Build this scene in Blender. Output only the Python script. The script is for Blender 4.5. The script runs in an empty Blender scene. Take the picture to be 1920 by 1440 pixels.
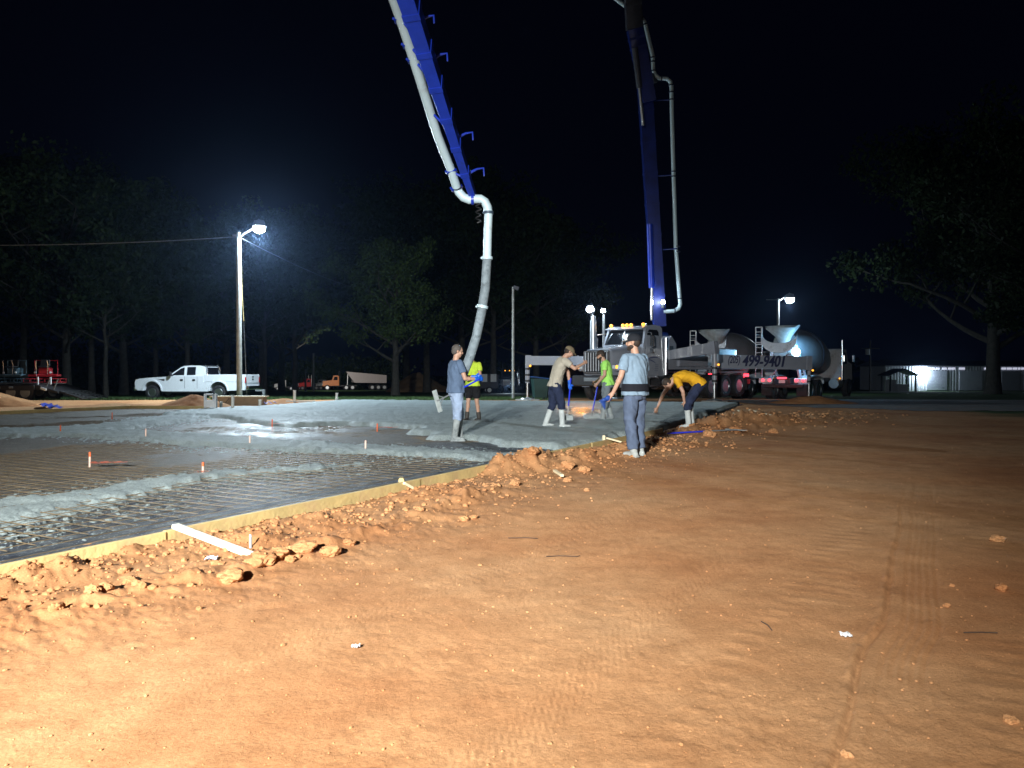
import bpy, bmesh, math, random
import numpy as np
from mathutils import Vector, Matrix, noise
random.seed(11)
rng = np.random.default_rng(5)
V = Vector
sc = bpy.context.scene
C = sc.collection
PI = math.pi
# ---------------------------------------------------------------- camera
CAMZ = 1.35; F = 1450.0; PITCH = math.atan(25.0/F)
cam_d = bpy.data.cameras.new('camera'); cam = bpy.data.objects.new('camera', cam_d); C.objects.link(cam)
cam.location = (0, 0, CAMZ); cam.rotation_euler = (PI/2-PITCH, 0, 0)
cam_d.sensor_width = 36; cam_d.lens = 36*F/1920; cam_d.clip_start = .05; cam_d.clip_end = 3000
sc.camera = cam
# ---------------------------------------------------------------- world: night sky
w = bpy.data.worlds.new("World"); sc.world = w; w.use_nodes = True
bg = w.node_tree.nodes['Background']; bg.inputs[0].default_value = (.10, .14, .50, 1); bg.inputs[1].default_value = .0048
sc.view_settings.view_transform = 'Standard'; sc.view_settings.look = 'None'; sc.view_settings.exposure = 0
sc.view_settings.gamma = 1
# ---------------------------------------------------------------- pixel <-> world
FW = V((0, math.cos(PITCH), -math.sin(PITCH))); UP = V((0, math.sin(PITCH), math.cos(PITCH)))
def ray(px, py): return V((1, 0, 0))*((px-960)/F) + UP*((720-py)/F) + FW
def P(px, py, Y):
    d = ray(px, py); return V((0, 0, CAMZ)) + d*(Y/d.y)
def G(px, py, z=0.0):
    d = ray(px, py); return V((0, 0, CAMZ)) + d*((z-CAMZ)/d.z)
def px_at(x, Y): return (x-960)/F*Y
# ---------------------------------------------------------------- lamps
def lamp(name, kind, loc, power, col, size=.15, aim=None, cone=120, blend=1.0, parent=None):
    l = bpy.data.lights.new(name, kind); l.energy = power; l.color = col; l.shadow_soft_size = size
    o = bpy.data.objects.new(name, l); C.objects.link(o); o.location = loc
    if kind == 'SPOT': l.spot_size = math.radians(cone); l.spot_blend = blend
    if aim is not None: o.rotation_euler = (V(aim)-V(loc)).to_track_quat('-Z', 'Y').to_euler()
    if parent: o.parent = parent
    return o
COOL = (.70, .87, 1.0); KEY = (1.0, .96, .86)
TOW = V((-3.8, -7.0, 5.0))
lamp('flood_light', 'SPOT', TOW+V((0, .12, 0)), 9800, KEY, .12, (-3.0, 6.0, 0), 84, 1.0)
lamp('flood_light', 'SPOT', TOW+V((.3, .12, 0)), 25000, (.93, .98, 1.0), .12, (-1.0, 16, -1.6), 50, 1.0)
LAMP1 = P(486, 428, 38.0)
lamp('street_light', 'SPOT', LAMP1+V((0, -.05, -.42)), 8500, COOL, .12, LAMP1+V((.5, -1.5, -8)), 172, .45)
lamp('street_light', 'POINT', LAMP1+V((0, -.05, -.44)), 2200, COOL, .12)
LAMP2 = P(1481, 561, 72.0)
lamp('street_light', 'POINT', LAMP2+V((0, 0, -.6)), 1000, COOL, .12)
# ---------------------------------------------------------------- helpers
def tag(o, label=None, cat=None, group=None, kind=None):
    if label: o['label'] = label
    if cat: o['category'] = cat
    if group: o['group'] = group
    if kind: o['kind'] = kind
    return o
def thing(name, label, cat, loc=(0, 0, 0), rz=0, group=None):
    o = bpy.data.objects.new(name, None); C.objects.link(o); o.location = loc; o.rotation_euler = (0, 0, rz)
    o.empty_display_size = .2
    return tag(o, label, cat, group)
def M_of(o): return Matrix.Translation(o.location) @ o.rotation_euler.to_matrix().to_4x4()
def copy_tree(o, parent=None):
    c = o.copy(); C.objects.link(c)
    if parent: c.parent = parent
    for ch in list(o.children): copy_tree(ch, c)
    return c
class MB:
    def __init__(s): s.v = []; s.f = []
    def add(s, vs, fs, M=None):
        n = len(s.v)
        if M is not None: vs = [M @ V(p) for p in vs]
        s.v += [tuple(p) for p in vs]; s.f += [tuple(i+n for i in f) for f in fs]; return s
    def box(s, c, d, b=.0, R=None):
        hx, hy, hz = d[0]/2, d[1]/2, d[2]/2; vs = []; fs = []
        b = min(b, hx*.9, hy*.9, hz*.9)
        if b <= 0:
            vs = [(x*hx, y*hy, z*hz) for x in (-1, 1) for y in (-1, 1) for z in (-1, 1)]
            fs = [(0, 1, 3, 2), (4, 6, 7, 5), (0, 4, 5, 1), (2, 3, 7, 6), (0, 2, 6, 4), (1, 5, 7, 3)]
        else:
            idx = {}
            for x in (-1, 1):
                for y in (-1, 1):
                    for z in (-1, 1):
                        for k in range(3):
                            p = [x*(hx-b), y*(hy-b), z*(hz-b)]; p[k] = (x, y, z)[k]*(hx, hy, hz)[k]
                            idx[(x, y, z, k)] = len(vs); vs.append(tuple(p))
            for k in range(3):
                a, c2 = [i for i in range(3) if i != k]
                for sg in (-1, 1):
                    q = []
                    for (u, v) in ((-1, -1), (1, -1), (1, 1), (-1, 1)):
                        t = [0, 0, 0]; t[k] = sg; t[a] = u; t[c2] = v; q.append(idx[(*t, k)])
                    fs.append(tuple(q))
                for u in (-1, 1):
                    for v in (-1, 1):
                        t1 = [0, 0, 0]; t2 = [0, 0, 0]; t1[k] = -1; t2[k] = 1
                        t1[a] = t2[a] = u; t1[c2] = t2[c2] = v
                        fs.append((idx[(*t1, a)], idx[(*t1, c2)], idx[(*t2, c2)], idx[(*t2, a)]))
            for x in (-1, 1):
                for y in (-1, 1):
                    for z in (-1, 1): fs.append(tuple(idx[(x, y, z, k)] for k in range(3)))
        M = Matrix.Translation(c)
        if R is not None: M = M @ (R.to_4x4() if hasattr(R, 'to_4x4') else Matrix.Rotation(R, 4, 'Z'))
        return s.add(vs, fs, M)
    def bar(s, p0, p1, wd, ht, up=(0, 0, 1), b=0, w2=None, h2=None):
        p0, p1 = V(p0), V(p1); d = (p1-p0).normalized(); up = V(up)
        sd = d.cross(up).normalized(); u = sd.cross(d).normalized(); vs = []
        w2 = w2 or wd; h2 = h2 or ht
        for p, a, h in ((p0, wd, ht), (p1, w2, h2)):
            for i, j in ((-1, -1), (1, -1), (1, 1), (-1, 1)): vs.append(p+sd*i*a/2+u*j*h/2)
        return s.add(vs, [(3, 2, 1, 0), (4, 5, 6, 7), (0, 1, 5, 4), (1, 2, 6, 5), (2, 3, 7, 6), (3, 0, 4, 7)])
    def path(s, pts, r, n=10, cap=True):
        pts = [V(p) for p in pts]; m = len(pts)
        if not hasattr(r, '__len__'): r = [r]*m
        d = [(pts[min(i+1, m-1)]-pts[max(i-1, 0)]).normalized() for i in range(m)]
        a = d[0].orthogonal().normalized(); vs = []; fs = []
        for i in range(m):
            a = (a-d[i]*a.dot(d[i])).normalized(); b = d[i].cross(a)
            for k in range(n):
                t = 2*PI*k/n; vs.append(pts[i]+(a*math.cos(t)+b*math.sin(t))*r[i])
        for i in range(m-1):
            for k in range(n):
                k2 = (k+1) % n; fs.append((i*n+k, i*n+k2, (i+1)*n+k2, (i+1)*n+k))
        if cap: fs += [tuple(range(n-1, -1, -1)), tuple(range((m-1)*n, m*n))]
        return s.add(vs, fs)
    def tube(s, p0, p1, r0, r1=None, n=12): return s.path([p0, p1], [r0, r0 if r1 is None else r1], n)
    def cap(s, p0, p1, r0, r1, n=12):      # tapered capsule
        p0, p1 = V(p0), V(p1); d = p1-p0; L = d.length; d = d/max(L, 1e-6); pts = []; rs = []
        for t in (90, 60, 30): pts.append(p0-d*r0*math.sin(math.radians(t))); rs.append(max(r0*math.cos(math.radians(t)), 1e-3))
        pts.append(p0); rs.append(r0); pts.append(p1); rs.append(r1)
        for t in (30, 60, 90): pts.append(p1+d*r1*math.sin(math.radians(t))); rs.append(max(r1*math.cos(math.radians(t)), 1e-3))
        n0 = len(s.v); m = len(pts); a = d.orthogonal().normalized(); b = d.cross(a); vs = []; fs = []
        for p, r in zip(pts, rs):
            for k in range(n): vs.append(p+(a*math.cos(2*PI*k/n)+b*math.sin(2*PI*k/n))*r)
        for i in range(m-1):
            for k in range(n): k2 = (k+1) % n; fs.append((i*n+k, i*n+k2, (i+1)*n+k2, (i+1)*n+k))
        fs += [tuple(range(n-1, -1, -1)), tuple(range((m-1)*n, m*n))]
        return s.add(vs, fs)
    def sph(s, c, r, R=None, nu=16, nv=10):
        if not hasattr(r, '__len__'): r = (r, r, r)
        vs = [(0, 0, -r[2])]; fs = []
        for i in range(1, nv):
            t = PI*i/nv-PI/2
            for k in range(nu): vs.append((r[0]*math.cos(t)*math.cos(2*PI*k/nu), r[1]*math.cos(t)*math.sin(2*PI*k/nu), r[2]*math.sin(t)))
        vs.append((0, 0, r[2])); e = len(vs)-1
        for k in range(nu):
            k2 = (k+1) % nu; fs.append((0, 1+k2, 1+k)); fs.append((e, e-nu+k, e-nu+k2))
            for i in range(nv-2): fs.append((1+i*nu+k, 1+i*nu+k2, 1+(i+1)*nu+k2, 1+(i+1)*nu+k))
        M = Matrix.Translation(c)
        if R is not None: M = M @ R.to_4x4()
        return s.add(vs, fs, M)
    def lathe(s, prof, M=None, n=28):      # prof: (r, z)
        vs = []; fs = []; m = len(prof)
        for r, z in prof:
            for k in range(n): vs.append((r*math.cos(2*PI*k/n), r*math.sin(2*PI*k/n), z))
        for i in range(m-1):
            for k in range(n): k2 = (k+1) % n; fs.append((i*n+k, i*n+k2, (i+1)*n+k2, (i+1)*n+k))
        if prof[0][0] > 1e-4 and prof[0] != prof[-1]: fs += [tuple(range(n-1, -1, -1)), tuple(range((m-1)*n, m*n))]
        return s.add(vs, fs, M)
    def prism(s, poly, a, b, ax='y'):      # poly in the plane normal to ax
        def q(p, t): return {'y': (p[0], t, p[1]), 'x': (t, p[0], p[1]), 'z': (p[0], p[1], t)}[ax]
        n = len(poly); vs = [q(p, a) for p in poly]+[q(p, b) for p in poly]
        fs = [tuple(range(n)), tuple(range(2*n-1, n-1, -1))]
        for i in range(n): j = (i+1) % n; fs.append((i, i+n, j+n, j))
        return s.add(vs, fs)
    def loft(s, rings, cap=True):
        n = len(rings[0]); vs = [p for r in rings for p in r]; fs = []
        for i in range(len(rings)-1):
            for k in range(n): k2 = (k+1) % n; fs.append((i*n+k, i*n+k2, (i+1)*n+k2, (i+1)*n+k))
        if cap: fs += [tuple(range(n-1, -1, -1)), tuple(range((len(rings)-1)*n, len(rings)*n))]
        return s.add(vs, fs)
    def poly(s, pts): return s.add(pts, [tuple(range(len(pts)))])
    def mesh(s, name, fix=True, ang=35):
        me = bpy.data.meshes.new(name); me.from_pydata(s.v, [], s.f)
        if fix:
            bm = bmesh.new(); bm.from_mesh(me); bmesh.ops.recalc_face_normals(bm, faces=bm.faces); bm.to_mesh(me); bm.free()
        if ang:
            me.polygons.foreach_set('use_smooth', [True]*len(me.polygons)); me.set_sharp_from_angle(angle=math.radians(ang))
        me.update(); return me
    def build(s, name, m, parent=None, fix=True, ang=35):
        o = bpy.data.objects.new(name, s.mesh(name, fix, ang)); C.objects.link(o)
        if m: o.data.materials.append(m)
        if parent: o.parent = parent
        return o
def link_mesh(name, me, m, parent=None):
    o = bpy.data.objects.new(name, me); C.objects.link(o)
    if m: me.materials.clear(); me.materials.append(m)
    if parent: o.parent = parent
    return o
# ---------------------------------------------------------------- materials
MATS = {}
def mat(name, col, rough=.5, metal=0, var=.12, vs=6.0, bump=.0, bs=40.0, emit=None, es=0, dirt=None, dirt_amt=.0, coat=0, spec=.5, alpha=None):
    if name in MATS: return MATS[name]
    m = bpy.data.materials.new(name); m.use_nodes = True; nt = m.node_tree; N = nt.nodes; L = nt.links
    b = N['Principled BSDF']; b.inputs['Roughness'].default_value = rough; b.inputs['Metallic'].default_value = metal
    b.inputs['Coat Weight'].default_value = coat; b.inputs['Specular IOR Level'].default_value = spec
    tc = N.new('ShaderNodeTexCoord')
    nz = N.new('ShaderNodeTexNoise'); nz.inputs['Scale'].default_value = vs; nz.inputs['Detail'].default_value = 6; L.new(tc.outputs['Object'], nz.inputs['Vector'])
    r = N.new('ShaderNodeValToRGB'); r.color_ramp.elements[0].position = .3; r.color_ramp.elements[1].position = .72
    a = [max(0, c*(1-var)) for c in col]; c2 = [min(1, c*(1+var)) for c in col]
    r.color_ramp.elements[0].color = (*a, 1); r.color_ramp.elements[1].color = (*c2, 1)
    L.new(nz.outputs['Fac'], r.inputs['Fac']); out = r.outputs['Color']
    if dirt:
        n2 = N.new('ShaderNodeTexNoise'); n2.inputs['Scale'].default_value = vs*.6; n2.inputs['Detail'].default_value = 8; n2.inputs['Roughness'].default_value = .7
        L.new(tc.outputs['Object'], n2.inputs['Vector'])
        r2 = N.new('ShaderNodeValToRGB'); r2.color_ramp.elements[0].position = .62-dirt_amt*.4; r2.color_ramp.elements[1].position = .78-dirt_amt*.3
        L.new(n2.outputs['Fac'], r2.inputs['Fac'])
        mx = N.new('ShaderNodeMix'); mx.data_type = 'RGBA'; L.new(r2.outputs['Color'], mx.inputs['Factor']); L.new(out, mx.inputs['A']); mx.inputs['B'].default_value = (*dirt, 1); out = mx.outputs['Result']
    L.new(out, b.inputs['Base Color'])
    if bump:
        n3 = N.new('ShaderNodeTexNoise'); n3.inputs['Scale'].default_value = bs; n3.inputs['Detail'].default_value = 5; L.new(tc.outputs['Object'], n3.inputs['Vector'])
        bp = N.new('ShaderNodeBump'); bp.inputs['Strength'].default_value = bump; bp.inputs['Distance'].default_value = .02
        L.new(n3.outputs['Fac'], bp.inputs['Height']); L.new(bp.outputs['Normal'], b.inputs['Normal'])
    if emit: b.inputs['Emission Color'].default_value = (*emit, 1); b.inputs['Emission Strength'].default_value = es; m.cycles.emission_sampling = 'NONE'
    if alpha is not None: b.inputs['Transmission Weight'].default_value = alpha
    MATS[name] = m; return m
white = mat('white_paint', (.72, .74, .76), .3, var=.04, dirt=(.35, .28, .22), dirt_amt=.1, coat=.5)
offwhite = mat('silver_white_paint', (.55, .57, .60), .3, var=.05, dirt=(.3, .25, .2), dirt_amt=.12, coat=.4)
bluep = mat('deep_blue_paint', (.012, .04, .42), .35, var=.12, dirt=(.02, .03, .12), dirt_amt=.05)
bluedk = mat('dark_blue_paint', (.006, .020, .17), .4, var=.3, vs=2)
greydk = mat('dark_boom_paint', (.05, .055, .075), .5, var=.2)
black = mat('black_rubber', (.018, .018, .02), .7, var=.3, bump=.3, bs=30, dirt=(.08, .05, .035), dirt_amt=.1)
blackp = mat('black_plastic', (.02, .02, .022), .45, var=.2)
chrome = mat('chrome', (.75, .76, .78), .18, 1, var=.05)
steel = mat('brushed_steel', (.5, .52, .54), .38, 1, var=.12, vs=12)
galv = mat('galvanised_steel', (.33, .35, .36), .5, .6, var=.15)
glass = mat('dark_glass', (.012, .014, .018), .08, var=.1, coat=1)
pipew = mat('white_pipe_paint', (.58, .74, .80), .35, var=.05, vs=3, dirt=(.35, .38, .4), dirt_amt=.06)
hosem = mat('cement_smeared_rubber', (.22, .27, .30), .7, var=.3, vs=9, bump=.4, bs=30, dirt=(.06, .07, .08), dirt_amt=.2)
yell = mat('yellow_form_lumber', (.58, .44, .19), .6, var=.14, vs=5, bump=.3, bs=25, dirt=(.50, .33, .17), dirt_amt=.32)
pine = mat('pale_pine_lumber', (.74, .62, .40), .65, var=.1, vs=14, bump=.25, bs=60)
polew = mat('weathered_pole_wood', (.36, .37, .35), .8, var=.22, vs=5, bump=.6, bs=14)
lens_w = mat('lit_white_lens', (1, 1, 1), .3, emit=(.82, .92, 1), es=60)
lens_b = mat('lit_blue_white_lens', (1, 1, 1), .3, emit=(.45, .8, 1), es=40)
lens_a = mat('lit_amber_lens', (1, .5, .1), .3, emit=(1, .36, .025), es=2.6)
lens_r = mat('lit_red_lens', (1, .05, .05), .3, emit=(1, .05, .08), es=3.5)
lens_dim = mat('clear_lens', (.6, .62, .62), .15, var=.05)
# ---------------------------------------------------------------- numpy noise and geometry
def vnoise(x, y, seed=0):
    xi = np.floor(x).astype(np.int64); yi = np.floor(y).astype(np.int64); xf = x-xi; yf = y-yi
    u = xf*xf*xf*(xf*(xf*6-15)+10); v = yf*yf*yf*(yf*(yf*6-15)+10)
    def h(a, b):
        n = (a*374761393+b*668265263+seed*982451653) & 0xffffffff
        n = ((n ^ (n >> 13))*1274126177) & 0xffffffff
        return ((n ^ (n >> 16)) & 0xffff)/65535.0
    return (h(xi, yi)*(1-u)+h(xi+1, yi)*u)*(1-v)+(h(xi, yi+1)*(1-u)+h(xi+1, yi+1)*u)*v
def fbm(x, y, seed=0, o=4, g=.5):
    s = 0; a = 1; t = 0
    for i in range(o): s = s+a*vnoise(x*2**i+i*17.3, y*2**i-i*9.1, seed+i); t += a; a *= g
    return s/t
def sstep(a, b, x): t = np.clip((x-a)/(b-a), 0, 1); return t*t*(3-2*t)
def sdist_poly(x, y, poly):               # positive inside
    d = np.full(x.shape, 1e9); ins = np.zeros(x.shape, bool); n = len(poly)
    for i in range(n):
        ax, ay = poly[i][:2]; bx, by = poly[(i+1) % n][:2]; ex, ey = bx-ax, by-ay
        t = np.clip(((x-ax)*ex+(y-ay)*ey)/(ex*ex+ey*ey+1e-12), 0, 1)
        d = np.minimum(d, np.hypot(x-ax-t*ex, y-ay-t*ey))
        c = ((ay > y) != (by > y)) & (x < (bx-ax)*(y-ay)/((by-ay) if abs(by-ay) > 1e-12 else 1e-12)+ax); ins ^= c
    return np.where(ins, d, -d)
def dist_line(x, y, pts, hw):             # hw - distance, width interpolated along the polyline
    best = np.full(x.shape, -1e9)
    for i in range(len(pts)-1):
        ax, ay = pts[i][:2]; bx, by = pts[i+1][:2]; ex, ey = bx-ax, by-ay
        t = np.clip(((x-ax)*ex+(y-ay)*ey)/(ex*ex+ey*ey), 0, 1)
        best = np.maximum(best, hw[i]*(1-t)+hw[i+1]*t-np.hypot(x-ax-t*ex, y-ay-t*ey))
    return best
A0 = V((-3.30, 4.98, 0)); B0 = V((3.24, 16.8, 0)); EU = (B0-A0).normalized(); EV = V((EU.y, -EU.x, 0))   # along, outward
Z0 = A0-EU*13; C0 = V((9.2, 31.0, 0))
PAD = [Z0, A0, B0, C0, V((3.0, 31.9, 0)), V((-7.4, 33.6, 0)), V((-9.1, 27.6, 0)), V((-10.4, 26.9, 0)), V((-13.6, 27.5, 0)), V((-16.3, 22.6, 0)), V((-26, 4, 0)), V((-20, -9, 0))]
padxy = [(p.x, p.y) for p in PAD]
EDGE = [(Z0.x, Z0.y), (A0.x, A0.y), (B0.x, B0.y), (C0.x, C0.y)]
MOUNDS = []
for px, py, h, r in ((925, 876, .14, .30), (965, 872, .14, .42), (1010, 868, .15, .40), (1060, 862, .13, .45), (1110, 858, .11, .45), (1150, 850, .10, .5), (1195, 846, .06, .5),
                     (1240, 832, .08, .6), (1310, 806, .13, .8), (1350, 796, .18, .9), (1400, 790, .22, 1.1), (1450, 788, .18, 1.2), (1510, 784, .13, 1.3), (1560, 776, .10, 1.6),
                     (130, 1063, .10, .22), (35, 1085, .09, .25), (230, 1030, .06, .25), (590, 975, .05, .4), (830, 925, .05, .5), (500, 1015, .05, .3), (420, 1020, .03, .3)):
    q = G(px, py, h*.4); MOUNDS.append((q.x, q.y, h, r))
CZ = [G(1587, 1360), G(1639, 1218), G(1677, 1091), G(1700, 1015), G(1707, 973), G(1722, 900)]
def base_z(y): return -np.clip(y-35, 0, 13)*.029-np.clip(y-48, 0, 120)*.0195
def height(x, y, fine=True):
    z = base_z(y)+(fbm(x*.35, y*.35, 3, 3)-.5)*.07*sstep(2, 8, np.hypot(x, y)+2)
    sd = sdist_poly(x, y, padxy)
    ed = -dist_line(x, y, EDGE, [0, 0, 0, 0]); out = sd < 0
    # loose spoil along the form
    n1 = fbm(x*2.2, y*2.2, 11, 3); clod = np.abs(fbm(x*4.5, y*4.5, 21, 4)-.5)*2
    band = sstep(2.6, .7, ed)*out
    z = z+band*((n1-.5)*.035+clod*.028-.02*sstep(.35, .1, ed))
    for mx, my, h, r in MOUNDS:
        d2 = ((x-mx)**2+(y-my)**2)/(r*r); g = np.exp(-d2*1.1)
        z = z+g*h*out*(.72+.95*clod+.35*(n1-.5))
    # ploughed windrow further out
    vv = (x-A0.x)*EV.x+(y-A0.y)*EV.y; uu = (x-A0.x)*EU.x+(y-A0.y)*EU.y
    wr = np.exp(-((vv-1.02-.12*np.sin(uu*.9))/.16)**2)*sstep(-4, -1, uu)*sstep(7, 4, uu)
    z = z+wr*(.018+.07*clod)
    rough = sstep(2.3, .8, ed)*out
    z = z+(fbm(x*9, y*9, 31, 3)-.5)*(.003+.018*rough)*sstep(40, 10, y)
    if fine:
        near = sstep(22, 9, np.hypot(x, y))
        z = z+(fbm(x*30, y*30, 41, 2)-.5)*(.0042*sstep(.3, .65, fbm(x*2, y*2, 43, 3))+.0015+.013*rough)*near
        # tracked-machine cleat prints, wheel ribs and the rut, all parallel to the form
        r0 = CZ[0]; tv = (x-r0.x)*EV.x+(y-r0.y)*EV.y; tu = (x-r0.x)*EU.x+(y-r0.y)*EU.y
        wob = (vnoise(tu*1.3, tu*0+4, 7)-.5)*.06; tv = tv+wob+.004*tu*tu-.02*tu
        per = np.sin(2*PI*tu/.165+1.5*vnoise(tu*2, tv*6, 5))
        for c, wd, am in ((-.40, .24, .0030), (.60, .20, .0030), (-1.35, .16, .0012), (1.7, .2, .0015)):
            lane = sstep(wd, wd*.6, np.abs(tv-c))*sstep(.42, .62, fbm(tu*1.1+c, tv*3, 9, 3)+.06)
            z = z+lane*am*np.clip(per*1.8-.5, -.3, 1)*near
        for c, wd, pd, am, sl in ((-2.45, .13, .043, .0022, .10), (-1.05, .11, .037, .0018, -.07), (1.25, .12, .040, .0022, .05), (-3.6, .14, .045, .0020, .16), (2.2, .13, .043, .002, -.02)):
            q_ = tv-c-sl*tu*.3; tr_ = sstep(wd, wd*.85, np.abs(q_))*near*sstep(.38, .6, fbm(tu*.6+c, tv, 23, 3)+.08)
            z = z-tr_*(am+am*np.sin(2*PI*q_/pd)*np.sign(np.sin(2*PI*tu/.09+q_*20)+.6))
        z = z-np.exp(-((tv)/.013)**2)*(.009+.009*vnoise(tu*7, tv*3, 8))*near*sstep(7.5, 4.5, tu)*sstep(-1.2, -.4, tu)
        z = z+np.exp(-((tv+.03)/.018)**2)*.014*vnoise(tu*9, tv*5, 18)*near*sstep(7, 4, tu)
        tr = sstep(.07, .085, tv)*sstep(.29, .275, tv)*near*sstep(-2, 1, tu)*sstep(9, 6, tu)
        z = z-tr*(.005+.0042*np.sin(2*PI*tv/.042)*sstep(.3, .6, fbm(tu*.9, tv, 19, 2)+.1))
    # inside the forms the ground is cut lower than the liner
    z = np.where(sd > -.03, -.12, z)
    z = np.where((sd <= -.03) & (sd > -.35) & (ed > .6), np.minimum(z, .02), z)
    return z
def h1(x, y): return float(height(np.array([x*1.0]), np.array([y*1.0]), False)[0])
def grid(radii, angs):
    R, T = np.meshgrid(radii, angs, indexing='ij'); return R*np.sin(T), R*np.cos(T)
def grid_mesh(name, X, Y, Z, keep=None, wrap=False):
    nr, na = X.shape; idx = np.arange(nr*na).reshape(nr, na)
    a = idx[:-1, :-1]; b = idx[:-1, 1:]; c = idx[1:, 1:]; d = idx[1:, :-1]
    f = np.stack([a, d, c, b], -1).reshape(-1, 4)
    if wrap:
        f = np.concatenate([f, np.stack([idx[:-1, -1], idx[1:, -1], idx[1:, 0], idx[:-1, 0]], -1)])
    if keep is not None:
        k = keep.reshape(-1); f = f[k[f].any(axis=1)]
        used = np.unique(f); mp = -np.ones(nr*na, np.int64); mp[used] = np.arange(len(used)); f = mp[f]
    else: used = np.arange(nr*na)
    co = np.stack([X.reshape(-1), Y.reshape(-1), Z.reshape(-1)], -1)[used]
    me = bpy.data.meshes.new(name); me.vertices.add(len(co)); me.vertices.foreach_set('co', co.astype(np.float32).ravel())
    me.loops.add(len(f)*4); me.loops.foreach_set('vertex_index', f[:, ::-1].astype(np.int32).ravel())
    me.polygons.add(len(f)); me.polygons.foreach_set('loop_start', np.arange(0, len(f)*4, 4, dtype=np.int32))
    me.polygons.foreach_set('use_smooth', [True]*len(f)); me.update(calc_edges=True); me.validate()
    return me, used
def geo_r(a, b, q):
    n = int(math.log(b/a)/q); return list(a*np.exp(np.arange(n)*q))
fa = np.radians(np.arange(-39, 39.01, .12)); ca = np.radians(np.arange(44, 321, 6.0)); ANG = np.concatenate([fa, ca])
RAD = np.array([.02, .4, .9, 1.3]+geo_r(1.6, 16, .0065)+geo_r(16, 45, .011)+geo_r(45, 620, .035))
X, Y = grid(RAD, ANG); Z = height(X, Y)
me, used = grid_mesh('ground', X, Y, Z, wrap=True)
ground = bpy.data.objects.new('ground', me); C.objects.link(ground); tag(ground, kind='structure')
# the part of the sheet that is mown grass, and the pale gravel lane beyond the pad
def grass_mask(x, y):
    n = (fbm(x*.5, y*.5, 51, 4)-.5)*4
    left = sstep(36.4, 37.6, y+n*.5-.0*x)*sstep(4, 0, x+n)
    right = sstep(14, 17, x+n)*sstep(19, 27, y+n*2-.3*(x-14)+2)
    far = sstep(46, 54, y+n)
    return np.clip(np.maximum(np.maximum(left, right), far), 0, 1)
at = me.attributes.new('grass', 'FLOAT', 'POINT'); at.data.foreach_set('value', grass_mask(X, Y).reshape(-1)[used].astype(np.float32))
def dirt_material(name, soil_only=False):
    m = bpy.data.materials.new(name); m.use_nodes = True; nt = m.node_tree; N = nt.nodes; L = nt.links; b = N['Principled BSDF']
    b.inputs['Roughness'].default_value = .93; b.inputs['Specular IOR Level'].default_value = .2
    g = N.new('ShaderNodeNewGeometry')
    def nz(s, d=6, r=.6):
        n = N.new('ShaderNodeTexNoise'); n.inputs['Scale'].default_value = s; n.inputs['Detail'].default_value = d; n.inputs['Roughness'].default_value = r
        L.new(g.outputs['Position'], n.inputs['Vector']); return n
    def ramp(src, *st):
        r = N.new('ShaderNodeValToRGB'); e = r.color_ramp.elements
        while len(e) < len(st): e.new(.5)
        for i, (p, c) in enumerate(st): e[i].position = p; e[i].color = (*c, 1)
        L.new(src, r.inputs['Fac']); return r
    def mix(fac, a, bb, t='MIX'):
        x = N.new('ShaderNodeMix'); x.data_type = 'RGBA'; x.blend_type = t
        if isinstance(fac, float): x.inputs['Factor'].default_value = fac
        else: L.new(fac, x.inputs['Factor'])
        for s, k in ((a, 'A'), (bb, 'B')):
            if isinstance(s, tuple): x.inputs[k].default_value = (*s, 1)
            else: L.new(s, x.inputs[k])
        return x.outputs['Result']
    big = ramp(nz(.35, 5).outputs['Fac'], (.35, (.42, .185, .075)), (.5, (.50, .255, .115)), (.68, (.56, .32, .160)))
    mid = ramp(nz(3.5, 8, .7).outputs['Fac'], (.3, (.74, .70, .66)), (.7, (1.12, 1.12, 1.12)))
    col = mix(1.0, big.outputs['Color'], mid.outputs['Color'], 'MULTIPLY')
    sp = ramp(nz(70, 3, .8).outputs['Fac'], (.35, (.62, .56, .5)), (.5, (1, 1, 1)), (.72, (1.25, 1.28, 1.3)))
    col = mix(.5, col, sp.outputs['Color'], 'MULTIPLY')
    gry = ramp(nz(1.3, 9, .75).outputs['Fac'], (.66, (0, 0, 0)), (.74, (1, 1, 1)))
    sc_ = N.new('ShaderNodeMath'); sc_.operation = 'MULTIPLY'; sc_.inputs[1].default_value = .35; L.new(gry.outputs['Color'], sc_.inputs[0])
    col = mix(sc_.outputs[0], col, (.36, .31, .25))
    if not soil_only:
        gr = ramp(nz(9, 6, .7).outputs['Fac'], (.3, (.018, .045, .012)), (.55, (.04, .085, .022)), (.8, (.085, .11, .04)))
        a = N.new('ShaderNodeAttribute'); a.attribute_name = 'grass'; col = mix(a.outputs['Fac'], col, gr.outputs['Color'])
    L.new(col, b.inputs['Base Color'])
    bp = N.new('ShaderNodeBump'); bp.inputs['Strength'].default_value = .55; bp.inputs['Distance'].default_value = .010
    n4 = nz(42, 6, .75); L.new(n4.outputs['Fac'], bp.inputs['Height'])
    bp2 = N.new('ShaderNodeBump'); bp2.inputs['Strength'].default_value = .10; bp2.inputs['Distance'].default_value = .05; L.new(nz(8, 5, .6).outputs['Fac'], bp2.inputs['Height'])
    L.new(bp2.outputs['Normal'], bp.inputs['Normal']); L.new(bp.outputs['Normal'], b.inputs['Normal'])
    return m
dirt = dirt_material('red_clay_and_grass'); me.materials.append(dirt); soil = dirt_material('loose_red_clay', True)
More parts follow.
